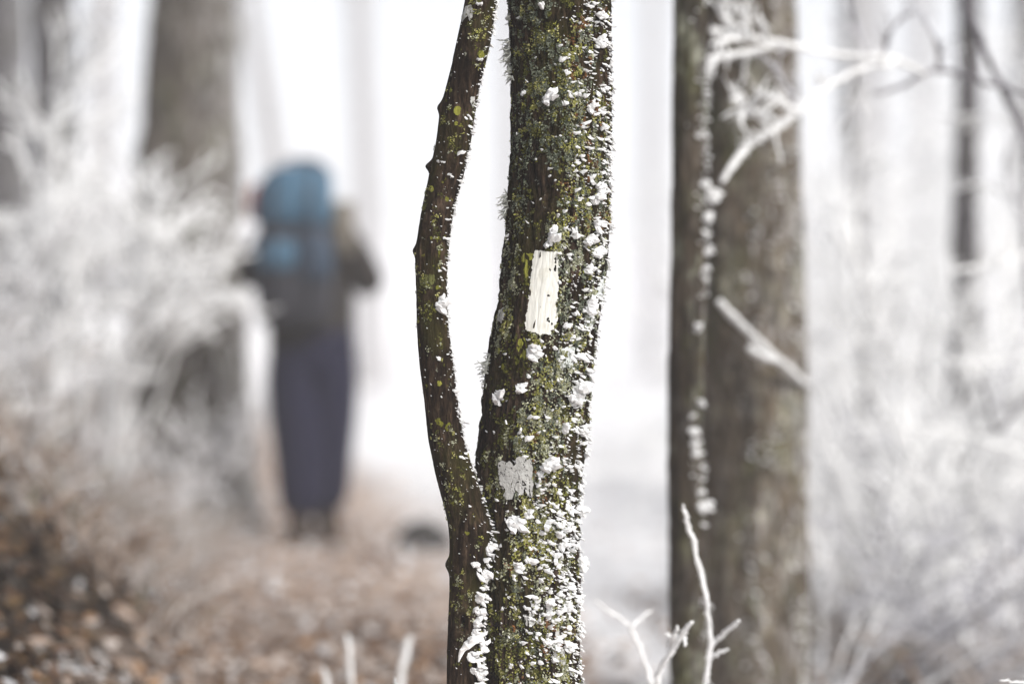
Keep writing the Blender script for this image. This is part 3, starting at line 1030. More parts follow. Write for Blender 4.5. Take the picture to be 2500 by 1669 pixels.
FAR = [  # edges (py, left, right), distance, material, name, label
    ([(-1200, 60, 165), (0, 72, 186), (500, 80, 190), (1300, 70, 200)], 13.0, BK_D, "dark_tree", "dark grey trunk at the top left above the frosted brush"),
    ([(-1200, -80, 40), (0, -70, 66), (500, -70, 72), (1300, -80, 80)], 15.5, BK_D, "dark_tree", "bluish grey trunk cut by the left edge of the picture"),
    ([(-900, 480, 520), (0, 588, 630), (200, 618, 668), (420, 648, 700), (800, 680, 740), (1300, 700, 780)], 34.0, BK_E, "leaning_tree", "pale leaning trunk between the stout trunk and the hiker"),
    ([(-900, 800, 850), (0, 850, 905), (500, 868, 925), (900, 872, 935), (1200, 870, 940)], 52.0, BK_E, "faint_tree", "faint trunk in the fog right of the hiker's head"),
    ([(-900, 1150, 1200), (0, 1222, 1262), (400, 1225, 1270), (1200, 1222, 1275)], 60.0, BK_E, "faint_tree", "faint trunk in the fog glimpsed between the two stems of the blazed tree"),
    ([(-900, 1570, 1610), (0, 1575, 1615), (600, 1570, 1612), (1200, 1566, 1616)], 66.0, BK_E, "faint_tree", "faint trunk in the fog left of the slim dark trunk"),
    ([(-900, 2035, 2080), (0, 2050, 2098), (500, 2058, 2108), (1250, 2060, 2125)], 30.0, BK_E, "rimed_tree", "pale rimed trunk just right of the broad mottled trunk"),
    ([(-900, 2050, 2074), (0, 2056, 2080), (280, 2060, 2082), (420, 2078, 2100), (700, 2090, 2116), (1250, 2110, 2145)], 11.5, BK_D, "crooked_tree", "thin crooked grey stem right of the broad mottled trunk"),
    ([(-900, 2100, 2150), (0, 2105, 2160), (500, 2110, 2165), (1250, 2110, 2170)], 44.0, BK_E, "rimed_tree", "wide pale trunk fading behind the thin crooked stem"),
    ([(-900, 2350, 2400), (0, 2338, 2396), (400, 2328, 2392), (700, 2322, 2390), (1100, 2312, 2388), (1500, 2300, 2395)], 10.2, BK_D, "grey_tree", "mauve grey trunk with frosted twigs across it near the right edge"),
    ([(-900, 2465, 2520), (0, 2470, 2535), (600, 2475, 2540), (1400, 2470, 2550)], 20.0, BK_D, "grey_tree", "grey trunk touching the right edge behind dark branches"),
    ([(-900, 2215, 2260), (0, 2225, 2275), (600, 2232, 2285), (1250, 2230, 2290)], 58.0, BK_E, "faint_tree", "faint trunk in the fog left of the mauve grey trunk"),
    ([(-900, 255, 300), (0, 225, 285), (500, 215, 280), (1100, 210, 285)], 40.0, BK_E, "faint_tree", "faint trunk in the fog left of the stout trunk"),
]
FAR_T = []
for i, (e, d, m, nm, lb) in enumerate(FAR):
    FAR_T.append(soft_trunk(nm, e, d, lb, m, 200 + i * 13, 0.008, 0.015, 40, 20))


# ------------------------------------------------------------------ frosted twigs and shrubs
def wander(p, dv, L, n, wob, r, droop=0.0):
    pts = [np.array(p, float)]
    dv = np.array(dv, float)
    dv /= np.linalg.norm(dv)
    for i in range(n):
        dv = dv + np.array([r.gauss(0, wob), r.gauss(0, wob), r.gauss(-droop, wob)])
        dv /= np.linalg.norm(dv)
        pts.append(pts[-1] + dv * L / n)
    return np.array(pts), dv


def grow(mb, p, dv, L, rad, lvl, r, kids=(5, 7), wob=0.16, side_ang=0.8, shrink=0.55, droop=0.0, lo=0.22):
    n = 7 if lvl == 0 else 4
    pts, _ = wander(p, dv, L, n, wob, r, droop)
    mb.tube(pts, np.linspace(rad, rad * 0.72, n + 1), 5, 0.22)
    if lvl >= len(kids):
        return
    for q in range(int(r.uniform(0.7, 1.3) * kids[lvl] + 0.5)):
        s = r.uniform(lo if lvl == 0 else 0.2, 1.0) * (n - 0.01)
        i = int(s)
        b = pts[i] + (pts[i + 1] - pts[i]) * (s - i)
        t_ = pts[i + 1] - pts[i]
        t_ /= np.linalg.norm(t_)
        v = np.array([r.gauss(0, 1), r.gauss(0, 1), r.gauss(0.15, 1)])
        v -= t_ * (v @ t_)
        v /= np.linalg.norm(v)
        nd = t_ * math.cos(side_ang) + v * math.sin(side_ang)
        grow(mb, b, nd, L * shrink * r.uniform(0.6, 1.15), max(rad * 0.72, 0.004), lvl + 1, r, kids, wob * 1.1, side_ang, shrink, droop, lo)


def shrub(name, base, label, seed, n_br, L, rad, lean=(0, 0, 0), spread=0.6, kids=(6, 5), mat="rime_twig", group=None, targets=None, droop=0.05, category="shrub", shrink=0.36, lo=0.22):
    r = random.Random(seed)
    b = (base[0], base[1], float(ground_z(base[0], base[1])) - 0.03)
    e = thing(name, b, label, category, group)
    for i in range(n_br):
        mb = MB()
        if targets and i < len(targets):
            dv = np.array(targets[i]) - np.array(b)
            l = np.linalg.norm(dv) * 1.02
            wob = 0.07
        else:
            dv = np.array([r.gauss(lean[0], spread), r.gauss(lean[1], spread * .8), 1.0 + lean[2]])
            l = L * r.uniform(0.6, 1.15)
            wob = 0.13
        grow(mb, np.array(b) + np.array([r.gauss(0, .05), r.gauss(0, .05), 0]), dv, l, rad, 0, r, kids, wob, 0.75, shrink, droop, lo)
        mb.build("branch", M[mat], e)
    return e


# left thicket, on the bank between the photographer and the stout trunk
LB = [  # px, d, height, number of branches, twig radius, lean, label
    (270, 10.0, 0.85, 6, .0125, (.1, -.1, 0), "largest snow-white bush of the left thicket, reaching across the stout trunk"),
    (110, 9.6, 0.80, 6, .0125, (.05, 0, 0), "rimed bush at the left edge below the dark trunk"),
    (5, 10.4, 0.80, 6, .0130, (.0, 0, 0), "tall rimed bush at the far left under the bluish trunk"),
    (170, 11.2, 0.70, 6, .0135, (.0, 0, 0), "rimed bush standing behind the largest white bush"),
    (420, 11.2, 0.52, 7, .0075, (.0, 0, 0), "low rimed bush at the foot of the stout trunk"),
    (40, 9.2, 0.34, 4, .0085, (.1, 0, 0), "small frosted bush on the brown bank by the left edge"),
    (205, 9.6, 0.30, 4, .0085, (.1, 0, 0), "small frosted bush on the bank in front of the largest white bush"),
    (380, 10.4, 0.28, 4, .0085, (.0, 0, 0), "knee-high frosted bush where the bank meets the trail"),
    (530, 11.9, 0.74, 8, .0075, (.0, 0, 0), "frosted sprigs between the stout trunk and the hiker's legs"),
    (-60, 9.2, 0.65, 6, .0120, (.1, 0, 0), "rimed bush cut by the left edge of the picture"),
]
for i, (px, d, h, nb, rad, lean, lb) in enumerate(LB):
    x = (px - 1250) / F * d
    tg = None
    if i == 0:
        tg = [P(520, 575, 9.9), P(480, 540, 9.8), P(415, 510, 10.0), P(530, 640, 9.9), P(330, 470, 10.1), P(455, 615, 9.8), P(390, 590, 9.8), P(240, 440, 10.2), P(310, 540, 10), P(350, 640, 9.9)]
    if i == 1:
        tg = [P(140, 200, 9.5), P(50, 330, 9.7), P(15, 190, 9.7), P(170, 420, 9.5), P(100, 480, 9.4)]
    shrub("frosted_bush", (x, d), lb, 40 + i, nb + (4 if i < 2 else 0), h, rad, lean, 0.42, (9, 4) if i < 4 else (6, 4), "rime" if i < 4 else "rime_twig", "frosted bushes of the left thicket", tg, shrink=0.26 if i == 0 else 0.30, lo=0.62 if i == 0 else 0.4)

# right thicket
RB = [
    (2070, 9.0, 1.10, 7, .0058, (.15, 0, 0), "rime", "rimed bush just right of the broad mottled trunk"),
    (2200, 10.5, 1.75, 8, .0060, (0, 0, 0), "rime", "tall rimed bush in front of the mauve grey trunk"),
    (2330, 8.4, 0.95, 7, .0055, (.1, 0, 0), "rime_twig_thin", "greyish frosted bush low at the right beneath the mauve trunk"),
    (2470, 9.6, 1.85, 8, .0060, (-.1, 0, 0), "rime", "tall rimed bush against the right edge"),
    (2120, 13.0, 2.0, 7, .0075, (0, 0, 0), "rime", "hazy white bush behind the rimed bush by the mottled trunk"),
    (2290, 15.0, 2.4, 7, .0085, (0, 0, 0), "rime", "hazy white bush behind the tall rimed bush of the right thicket"),
    (2430, 14.0, 2.5, 7, .0085, (0, 0, 0), "rime", "hazy white bush filling the gap at the far right"),
    (2230, 7.6, 0.55, 5, .0045, (.5, 0, -.2), "rime_twig_thin", "low shrub of grey diagonal twigs at the bottom right"),
    (2420, 7.4, 0.70, 5, .0045, (-.3, 0, 0), "rime_twig_thin", "low tangle of grey twigs in the bottom right corner"),
    (2030, 17.0, 1.9, 6, .0085, (.1, 0, 0), "rime", "white bush dissolving in fog beside the mottled trunk"),
    (1540, 19.0, 0.8, 6, .0070, (0, 0, 0), "rime", "low white bush in fog between the blazed tree and the slim trunk"),
    (2370, 22.0, 3.4, 7, .0110, (0, 0, 0), "rime", "tall white bush in fog behind the right thicket"),
    (2010, 14.5, 2.6, 5, .0060, (.25, 0, 0), "rime", "tall thin rimed bush leaning out from behind the broad mottled trunk"),
    (2250, 15.8, 3.0, 6, .0062, (.0, 0, 0), "rime", "tallest rimed bush left of the mauve grey trunk"),
    (2420, 16.0, 3.0, 6, .0062, (.0, 0, 0), "rime", "tall rimed bush just right of the mauve grey trunk"),
    (2545, 14.0, 2.9, 6, .0065, (-.2, 0, 0), "rime", "tall rimed bush leaning in from beyond the right edge"),
    (2120, 8.0, 1.15, 5, .0085, (.2, 0, 0), "rime", "open bush of stout white twigs before the thin crooked stem"),
    (2260, 8.8, 1.45, 5, .0090, (.05, 0, 0), "rime", "open bush of stout white twigs left of the mauve grey trunk"),
    (2380, 8.2, 1.25, 5, .0085, (-.1, 0, 0), "rime", "open bush of stout white twigs before the mauve grey trunk"),
    (2490, 8.8, 1.70, 5, .0090, (-.15, 0, 0), "rime", "open bush of stout white twigs along the right edge"),
    (2170, 24.0, 3.2, 7, .0110, (0, 0, 0), "rime", "white bush in fog under the faint trunks right of the mottled one"),
]
for i, (px, d, h, nb, rad, lean, mt, lb) in enumerate(RB):
    x = (px - 1250) / F * d
    shrub("frosted_bush", (x, d), lb, 80 + i, nb, h, rad * 1.25, lean, 0.42, (7, 3) if 'stout' in lb else (10, 5), mt, "frosted bushes of the right thicket")


# twigs whose lines can be read in the photo
def twig_thing(name, label, lines, category, mat="rime", root=None, group=None, jag=0.25, seed=0, shoots=0):
    """lines: (part name, [(px, py)...], distance at start, distance at end, radius start px, radius end px)"""
    r = random.Random(seed)
    first = lines[0]
    if root is None:
        q = P(*first[1][0], first[2])
        b = np.array([q[0], q[1], float(ground_z(q[0], q[1])) - 0.02])
    else:
        b = np.array(root)
    e = thing(name, b, label, category, group)
    for li, (pn, pp, d0, d1, r0, r1, *mt) in enumerate(lines):
        n = len(pp)
        ds = np.linspace(d0, d1, n)
        pts = np.array([P(x, y, d) for (x, y), d in zip(pp, ds)])
        # resample for a natural wobble
        s = np.linspace(0, n - 1, (n - 1) * 5 + 1)
        pts = np.stack([np.interp(s, np.arange(n), pts[:, k]) for k in range(3)], 1)
        ker = np.array([.25, .5, .25])
        for _ in range(3):
            q = pts.copy()
            for k in range(3):
                q[1:-1, k] = np.convolve(pts[:, k], ker, 'valid')
            pts = q
        rad = np.interp(s, [0, n - 1], [r0, r1]) * (d0 + d1) / 2 / F * 0.66 * np.interp(s, [0, n - 1.6, n - 1], [1, 1, 0.62])
        if li == 0:
            low = pts[0]
            if low[2] - b[2] > 0.05:                    # carry the stem down to the ground
                m_ = max(3, int((low[2] - b[2]) / 0.12))
                w = np.linspace(0, 1, m_)[:-1][:, None]
                ext = b + (low - b) * w
                ext[:, 0] += 0.012 * np.sin(np.linspace(0, 5, m_ - 1))
                pts = np.vstack([ext, pts])
                rad = np.concatenate([np.full(m_ - 1, rad[0] * 1.1), rad])
        pts = pts + np.array([[r.gauss(0, .0012) for _ in range(3)] for _ in range(len(pts))])
        mb = MB()
        mb.tube(pts, rad, 8, jag)
        m_use = M[mt[0]] if mt else M[mat]
        if li > 0 and shoots:                           # fine forked shoots
            for _ in range(r.randint(2, shoots)):
                i = r.randrange(2, len(pts) - 1)
                tg_ = pts[i + 1] - pts[i - 1]
                tg_ /= np.linalg.norm(tg_)
                dv = tg_ * .8 + np.array([r.gauss(0, .6), r.gauss(0, .5), r.gauss(.1, .6)])
                sp_, _d = wander(pts[i], dv, r.uniform(.03, .10), 4, .25, r)
                mb.tube(sp_, np.linspace(1, .45, 5) * rad[i] * .62, 6, .3)
                if r.random() < .6:
                    s2, _d = wander(sp_[2], dv + np.array([r.gauss(0, .8), r.gauss(0, .8), r.gauss(0, .8)]), r.uniform(.02, .05), 3, .25, r)
                    mb.tube(s2, np.linspace(1, .45, 4) * rad[i] * .5, 6, .3)
        if m_use is M["rime"]:                          # feathers of rime standing off the twig
            for _ in range(int(len(pts) * 13)):
                i = r.randrange(len(pts))
                v, f = r.choice(CL_TINY)
                q = Matrix.Rotation(r.uniform(0, 6.3), 3, 'Y') @ Matrix.Rotation(r.uniform(0, 6.3), 3, 'X') @ Matrix.Rotation(r.uniform(0, 6.3), 3, 'Z')
                mb.add(pts[i] + (v * np.array([1, .7, .7]) * rad[i] * r.uniform(.7, 1.75)) @ np.array(q).T, f)
        mb.build(pn, m_use, e, False)
    return e


twig_thing("frosted_sapling", "tall single frosted twig with two side shoots in front of the slim trunk",
           [("stem", [(1718, 1700), (1726, 1640), (1736, 1560), (1724, 1450), (1700, 1350), (1682, 1280), (1668, 1232)], 4.85, 4.75, 10, 8),
            ("twig", [(1734, 1578), (1762, 1552), (1785, 1530), (1803, 1514)], 4.83, 4.75, 8, 8),
            ("twig", [(1728, 1612), (1745, 1598), (1775, 1583)], 4.84, 4.8, 7, 6.5)], "sapling", seed=1)
twig_thing("frosted_sapling", "forked frosted twig right of the blazed tree's foot",
           [("stem", [(1606, 1700), (1580, 1630), (1560, 1570), (1541, 1528), (1510, 1505), (1478, 1485), (1452, 1464)], 5.1, 5.15, 8.5, 5.5),
            ("twig", [(1541, 1528), (1565, 1508), (1592, 1486)], 5.1, 5.2, 5.5, 4.5)], "sapling", seed=2)
twig_thing("frosted_sapling", "stubby frosted sprig before the foot of the slim trunk",
           [("stem", [(1598, 1700), (1612, 1630), (1640, 1585), (1664, 1552), (1686, 1520)], 4.75, 4.65, 12, 10),
            ("twig", [(1636, 1590), (1642, 1560), (1655, 1528)], 4.72, 4.65, 9, 7),
            ("twig", [(1650, 1570), (1632, 1548), (1622, 1549)], 4.7, 4.7, 7, 5.5),
            ("twig", [(1668, 1548), (1674, 1565), (1672, 1575)], 4.68, 4.65, 6, 5)], "sapling", seed=3)
twig_thing("frosted_stalk", "straight frosted stalk in the trail left of the blazed tree",
           [("stem", [(856, 1720), (856, 1640), (853, 1580), (846, 1548)], 6.0, 6.05, 9, 8)], "stalk", seed=4)
twig_thing("frosted_stalk", "thicker leaning frosted stalk nearest the foot of the slender stem",
           [("stem", [(970, 1720), (982, 1640), (992, 1580), (1000, 1556)], 6.1, 6.15, 13, 12)], "stalk", seed=5)
twig_thing("frosted_stalk", "short frosted stalk low in the trail, left of the straight one",
           [("stem", [(805, 1720), (798, 1660), (790, 1632)], 5.9, 5.9, 10, 9)], "stalk", seed=6)
twig_thing("frosted_stalk", "tiny crisp frosted tip at the bottom edge beside the leaning stalk",
           [("stem", [(962, 1720), (964, 1680), (964, 1652)], 4.7, 4.7, 6, 5)], "stalk", seed=7)
twig_thing("frosted_stalk", "crisp frosted twig lying across the bottom right corner",
           [("stem", [(2540, 1690), (2520, 1668), (2480, 1664), (2445, 1658)], 4.6, 4.5, 5, 3.5)], "stalk", seed=8)

# frosted tree at the right whose boughs cross the top of the picture
RX = P(2620, 900, 6.6)
rootR = np.array([RX[0], RX[1], float(ground_z(RX[0], RX[1])) - .03])
twig_thing("frosted_sapling", "dark-stemmed sapling at the top right with rimed boughs reaching over the mottled trunk",
           [("stem", [(2620, 1300), (2600, 800), (2550, 480), (2488, 296), (2444, 212), (2404, 125), (2372, 40), (2350, -60)], 6.6, 6.4, 17, 12, "dark_twig"),
            ("branch", [(2560, 245), (2444, 212), (2380, 195), (2300, 168), (2255, 178), (2200, 212), (2130, 232)], 6.5, 6.3, 9, 8, "dark_twig"),
            ("branch", [(2300, 168), (2290, 110), (2262, 50), (2225, -30)], 6.4, 6.4, 8, 6, "rime_twig_thin"),
            ("branch", [(2390, 196), (2385, 140), (2372, 70), (2352, -40)], 6.4, 6.5, 8, 8, "dark_twig"),
            ("branch", [(2255, 178), (2170, 140), (2080, 136), (2000, 128), (1920, 108), (1850, 95), (1790, 84), (1736, 74)], 6.35, 5.9, 10, 12, "rime"),
            ("twig", [(2160, 140), (2172, 80), (2198, 48), (2228, 25)], 6.3, 6.3, 7, 5, "dark_twig"),
            ("twig", [(2120, 140), (2100, 90), (2085, 30), (2080, -30)], 6.2, 6.2, 6, 5, "rime_twig_thin"),
            ("twig", [(1800, 88), (1772, 50), (1762, 10), (1790, -30)], 5.95, 5.9, 12, 10, "rime"),
            ("twig", [(1832, 92), (1815, 50), (1825, 0)], 5.95, 5.9, 14, 11, "rime"),
            ("twig", [(1800, 88), (1760, 100), (1735, 108)], 5.95, 5.85, 10, 9, "rime"),
            ("twig", [(1880, 115), (1820, 128), (1780, 135), (1735, 145), (1742, 160)], 5.98, 5.85, 9, 12, "rime"),
            ("twig", [(1870, 100), (1862, 60), (1850, 40)], 6.0, 5.9, 10, 9, "rime"),
            ("branch", [(2200, 150), (2100, 165), (2020, 210), (1975, 250), (1940, 280), (1905, 302)], 6.3, 5.9, 9, 12, "rime"),
            ("twig", [(1950, 270), (1915, 200), (1890, 165), (1862, 135)], 5.95, 5.9, 9, 7, "rime_twig_thin"),
            ("twig", [(1905, 302), (1880, 282), (1850, 276), (1822, 282)], 5.9, 5.8, 10, 9, "rime"),
            ("twig", [(1945, 272), (1915, 258), (1890, 232)], 5.9, 5.8, 11, 13, "rime"),
            ("twig", [(1850, 276), (1828, 262), (1800, 245), (1785, 240)], 5.82, 5.75, 11, 9, "rime"),
            ("twig", [(1828, 262), (1850, 238), (1858, 230)], 5.8, 5.75, 13, 11, "rime"),
            ("twig", [(1815, 255), (1808, 280), (1806, 298)], 5.8, 5.75, 13, 12, "rime"),
            ("branch", [(1920, 300), (1885, 318), (1845, 340), (1805, 378), (1765, 442)], 5.92, 5.75, 11, 13, "rime"),
            ("branch", [(2100, 165), (2095, 230), (2070, 280), (2050, 320)], 6.3, 6.4, 7, 6, "rime"),
            ], "sapling", root=rootR, seed=9, shoots=7)
rootS = np.array([P(2600, 1200, 7.2)[0], 7.2, float(ground_z(P(2600, 1200, 7.2)[0], 7.2)) - .03])
twig_thing("frosted_sapling", "sapling at the right edge with a long level rimed bough at mid height",
           [("stem", [(2600, 1300), (2590, 1180), (2560, 1000), (2520, 800), (2500, 600), (2510, 300)], 7.2, 7.1, 12, 8, "dark_twig"),
            ("branch", [(2575, 1125), (2480, 1098), (2380, 1068), (2260, 1045), (2130, 1040), (2030, 1052)], 7.6, 7.4, 9, 7, "rime"),
            ("branch", [(2545, 930), (2480, 1000), (2440, 1060), (2420, 1030), (2405, 950), (2390, 920)], 7.2, 7.1, 8, 6, "dark_twig"),
            ("branch", [(2515, 760), (2490, 840), (2455, 930), (2430, 1000)], 7.1, 7.0, 6, 5, "rime_twig_thin"),
            ("branch", [(2510, 620), (2440, 640), (2380, 650), (2320, 665)], 7.1, 7.0, 9, 7, "rime"),
            ("branch", [(2505, 560), (2470, 480), (2450, 400), (2470, 330), (2490, 290)], 7.1, 7.1, 7, 5, "rime_twig_thin"),
            ("branch", [(2530, 860), (2450, 880), (2380, 890), (2310, 880)], 7.1, 7.0, 9, 6, "rime"),
            ("branch", [(2505, 520), (2430, 455), (2380, 450), (2330, 462)], 7.1, 7.2, 7, 6, "rime"),
            ("branch", [(2512, 330), (2430, 285), (2360, 282), (2290, 290)], 7.1, 7.3, 6, 5, "rime"),
            ], "sapling", root=rootS, seed=12, shoots=7)
twig_thing("frosted_shrub", "spray of long slanting grey canes rising from the bottom right",
           [("stem", [(2040, 1700), (2120, 1600), (2240, 1490), (2360, 1400), (2470, 1310)], 7.0, 7.0, 9, 6, "rime_twig_thin"),
            ("cane", [(2060, 1720), (2110, 1560), (2190, 1440), (2280, 1340)], 7.1, 7.3, 8, 5, "rime_twig"),
            ("cane", [(2020, 1720), (2060, 1580), (2110, 1470), (2170, 1370)], 7.1, 7.3, 7, 5, "rime_twig"),
            ("cane", [(2100, 1720), (2200, 1620), (2330, 1540), (2480, 1440)], 7.0, 6.8, 9, 6, "dark_twig"),
            ("cane", [(2000, 1720), (2010, 1560), (2015, 1440), (2030, 1330)], 7.2, 7.4, 7, 5, "rime_twig"),
            ("cane", [(2180, 1720), (2280, 1660), (2380, 1600), (2490, 1560)], 6.9, 6.7, 9, 6, "rime_twig"),
            ("cane", [(2470, 1310), (2455, 1400), (2462, 1500), (2475, 1545)], 7.0, 6.9, 8, 6, "rime_twig")], "shrub", seed=13, shoots=6)

# ------------------------------------------------------------------ boulder on the trail
r = random.Random(8)
rk = MB()
import bmesh
b_ = bmesh.new()
bmesh.ops.create_icosphere(b_, subdivisions=4, radius=1.0)
V = np.array([v.co[:] for v in b_.verts])
fsr = [tuple(v.index for v in f.verts) for f in b_.faces]
b_.free()
V *= (1 + 0.35 * (fbm(V[:, 0] * 1.5 + 9, V[:, 1] * 1.5, V[:, 2] * 1.5, 3)[:, None] - .5) + 0.10 * (fbm(V[:, 0] * 6, V[:, 1] * 6, V[:, 2] * 6, 4)[:, None] - .5))
V[:, 2] = np.maximum(V[:, 2], -0.6)
rp = P(1036, 1320, 11.4)
rk.add(V * np.array([0.135, 0.11, 0.10]) + np.array([rp[0], rp[1], float(ground_z(rp[0], rp[1])) + 0.045]), fsr)
tag(rk.build("boulder", mat_plain("grey_stone", (0.055, 0.052, 0.05), 0.4, 30, 0.9, 0.6)), "dark grey rock on the trail behind the slender stem", "rock")

# ------------------------------------------------------------------ leaf litter and frosted undergrowth
rl = np.random.default_rng(4)


def scatter_leaves(n, name, label):
    y = 5.2 + 14.0 * rl.random(n) ** 1.5
    hw = y / F * 1300
    x = -hw * 1.05 + rl.random(n) * (hw * 1.05 + hw * 1.1)
    u = x - trail_x(y)
    keep = (u < 0.35) | (rl.random(n) < np.clip(0.5 - (u - .35) * .6, 0.10, 1)) | ((u > 1.2) & (y < 10) & (rl.random(n) < .5))
    x, y, u = x[keep], y[keep], u[keep]
    n = len(x)
    z = ground_z(x, y) + rl.uniform(0.002, 0.035, n)
    g = np.array([(-1, 0, .12), (-.45, -.42, 0.02), (-.45, .42, .10), (.35, -.36, .02), (.35, .36, .12), (1, 0, .22)])
    fidx = [(0, 1, 2), (1, 3, 4, 2), (3, 5, 4)]
    s = rl.uniform(0.014, 0.036, n) * np.where(np.abs(u) < .5, 1.05, 1.1)
    a = rl.uniform(0, 2 * math.pi, n)
    # local slope
    e = 0.03
    nx_ = -(ground_z(x + e, y) - ground_z(x - e, y)) / (2 * e)
    ny_ = -(ground_z(x, y + e) - ground_z(x, y - e)) / (2 * e)
    N = np.stack([nx_ + rl.normal(0, .45, n), ny_ + rl.normal(0, .45, n), np.ones(n)], -1)
    N /= np.linalg.norm(N, axis=1)[:, None]
    ex = np.stack([np.cos(a), np.sin(a), 0 * a], -1)
    ex -= N * (ex * N).sum(1)[:, None]
    ex /= np.linalg.norm(ex, axis=1)[:, None]
    ey = np.cross(N, ex)
    curl = rl.uniform(.3, 2.0, n)
    V = np.stack([x, y, z], -1)[:, None, :] + s[:, None, None] * (g[None, :, 0:1] * ex[:, None] + g[None, :, 1:2] * ey[:, None] + g[None, :, 2:3] * curl[:, None, None] * N[:, None])
    browns = np.array([(0.15, 0.085, 0.048), (0.085, 0.050, 0.030), (0.22, 0.13, 0.072), (0.05, 0.036, 0.028), (0.19, 0.12, 0.055), (0.14, 0.12, 0.105), (0.20, 0.155, 0.115), (0.04, 0.03, 0.024), (0.06, 0.045, 0.034)])
    pales = np.array([(0.60, 0.47, 0.39), (0.66, 0.55, 0.48), (0.50, 0.37, 0.28), (0.72, 0.64, 0.59), (0.78, 0.74, 0.72), (0.56, 0.34, 0.19), (0.33, 0.20, 0.13), (0.22, 0.135, 0.09)])
    c1 = browns[rl.integers(0, len(browns), n)]
    c2 = pales[rl.integers(0, len(pales), n)]
    pale = np.clip(1 - (np.abs(u) - 0.42) / 0.35, 0, 1) + np.clip((y - 8) / 3, 0, 1) + np.clip((u - .3) / .3, 0, 1)
    pale = pale * (1 - np.clip((u - 1.0) / .4, 0, 1) * np.clip((11.5 - y) / 2, 0, 1))
    cc = np.where((rl.random(n) < pale)[:, None], c2, c1)
    fro = rl.random(n) < (0.025 + 0.30 * np.clip((y - 7.2) / 4, 0, 1) + 0.4 * np.clip((u - .35) / .3, 0, 1))
    cc[fro] = (0.78, 0.78, 0.80)
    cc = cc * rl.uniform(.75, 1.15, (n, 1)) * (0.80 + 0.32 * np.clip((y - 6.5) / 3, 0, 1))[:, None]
    CC = np.repeat(np.hstack([cc, np.ones((n, 1))]), 6, 0)
    fs = []
    for i in range(n):
        o_ = i * 6
        fs += [(o_, o_ + 1, o_ + 2), (o_ + 1, o_ + 3, o_ + 4, o_ + 2), (o_ + 3, o_ + 5, o_ + 4)]
    me = bpy.data.meshes.new(name)
    me.from_pydata(V.reshape(-1, 3).tolist(), [], fs)
    at_ = me.color_attributes.new("tint", 'FLOAT_COLOR', 'POINT')
    at_.data.foreach_set("color", CC.astype(np.float32).ravel())
    me.update()
    tag(link(name, me, M["leaf"]), label, "leaves", kind="stuff")


scatter_leaves(42000, "leaf_litter", "fallen brown leaves, part frosted, over trail and bank")


TAN = [(0.36, 0.24, 0.16), (0.26, 0.165, 0.105), (0.47, 0.35, 0.27), (0.16, 0.10, 0.065), (0.52, 0.44, 0.39), (0.60, 0.54, 0.50)]
STRAW = [(0.80, 0.79, 0.80), (0.74, 0.71, 0.70), (0.60, 0.53, 0.49), (0.46, 0.37, 0.31), (0.33, 0.25, 0.19), (0.78, 0.76, 0.76), (0.20, 0.15, 0.11), (0.30, 0.30, 0.20)]


def undergrowth(name, label, n, fx, hmin, hmax, rad, seed, white=0.0):
    r = np.random.default_rng(seed)
    mb = MB()
    t_ = np.linspace(0, 1, 5)
    for i in range(n):
        x, y = fx(r)
        z = float(ground_z(x, y))
        h = r.uniform(hmin, hmax)
        a = r.uniform(0, 2 * math.pi)
        bend = r.uniform(.3, 1.2) * h
        pts = np.stack([x + np.cos(a) * bend * t_ ** 2, y + np.sin(a) * bend * t_ ** 2, z - .01 + h * (t_ - 0.35 * t_ ** 3)], 1)
        mb.tube(pts, np.linspace(1, .5, 5) * rad * r.uniform(.7, 1.3), 4, .2, False)
        c_ = STRAW[0] if r.random() < white * min(1.0, max(0.0, (y - 7.5) / 3)) * 1.5 else (TAN[r.integers(0, len(TAN))] if r.random() < 0.75 - 0.15 * (y - 7) else STRAW[r.integers(0, len(STRAW))])
        mb.c.append(np.tile(np.array([*c_, 1.0]), (20, 1)))
    tag(mb.build(name, M["tint"]), label, "undergrowth", kind="stuff")


def fx_bank(r):
    y = 7.0 + 7.5 * r.random() ** 0.75
    px = r.uniform(-60, 620)
    x = (px - 1250) / F * y
    x = min(x, float(trail_x(y)) - 0.45)
    return x, y


def fx_right(r):
    y = r.uniform(7.0, 20)
    px = r.uniform(1980, 2560)
    return (px - 1250) / F * y, y


undergrowth("frosted_undergrowth", "frosted grasses and sprigs over the left bank", 3000, fx_bank, .05, .26, .0042, 5, .15)
undergrowth("frosted_undergrowth", "frosted grasses and sprigs under the right thicket", 900, fx_right, .08, .35, .0045, 6, .3)
undergrowth("frosted_undergrowth", "low frosted sprigs on the white ground between the trunks", 260, lambda r: ((r.uniform(1000, 1640) - 1250) / F * 16 + .2, r.uniform(13, 26)), .05, .2, .006, 7, .6)

# ------------------------------------------------------------------ the hiker, seen from behind
DH = 11.6
kH = DH / F
HX, HZ = (762 - 1250) * kH, float(ground_z((762 - 1250) * kH, DH))


def hp(px, py, dy=0.0):
    p = P(px, py, DH)
    return (p[0], p[1] + dy, p[2])


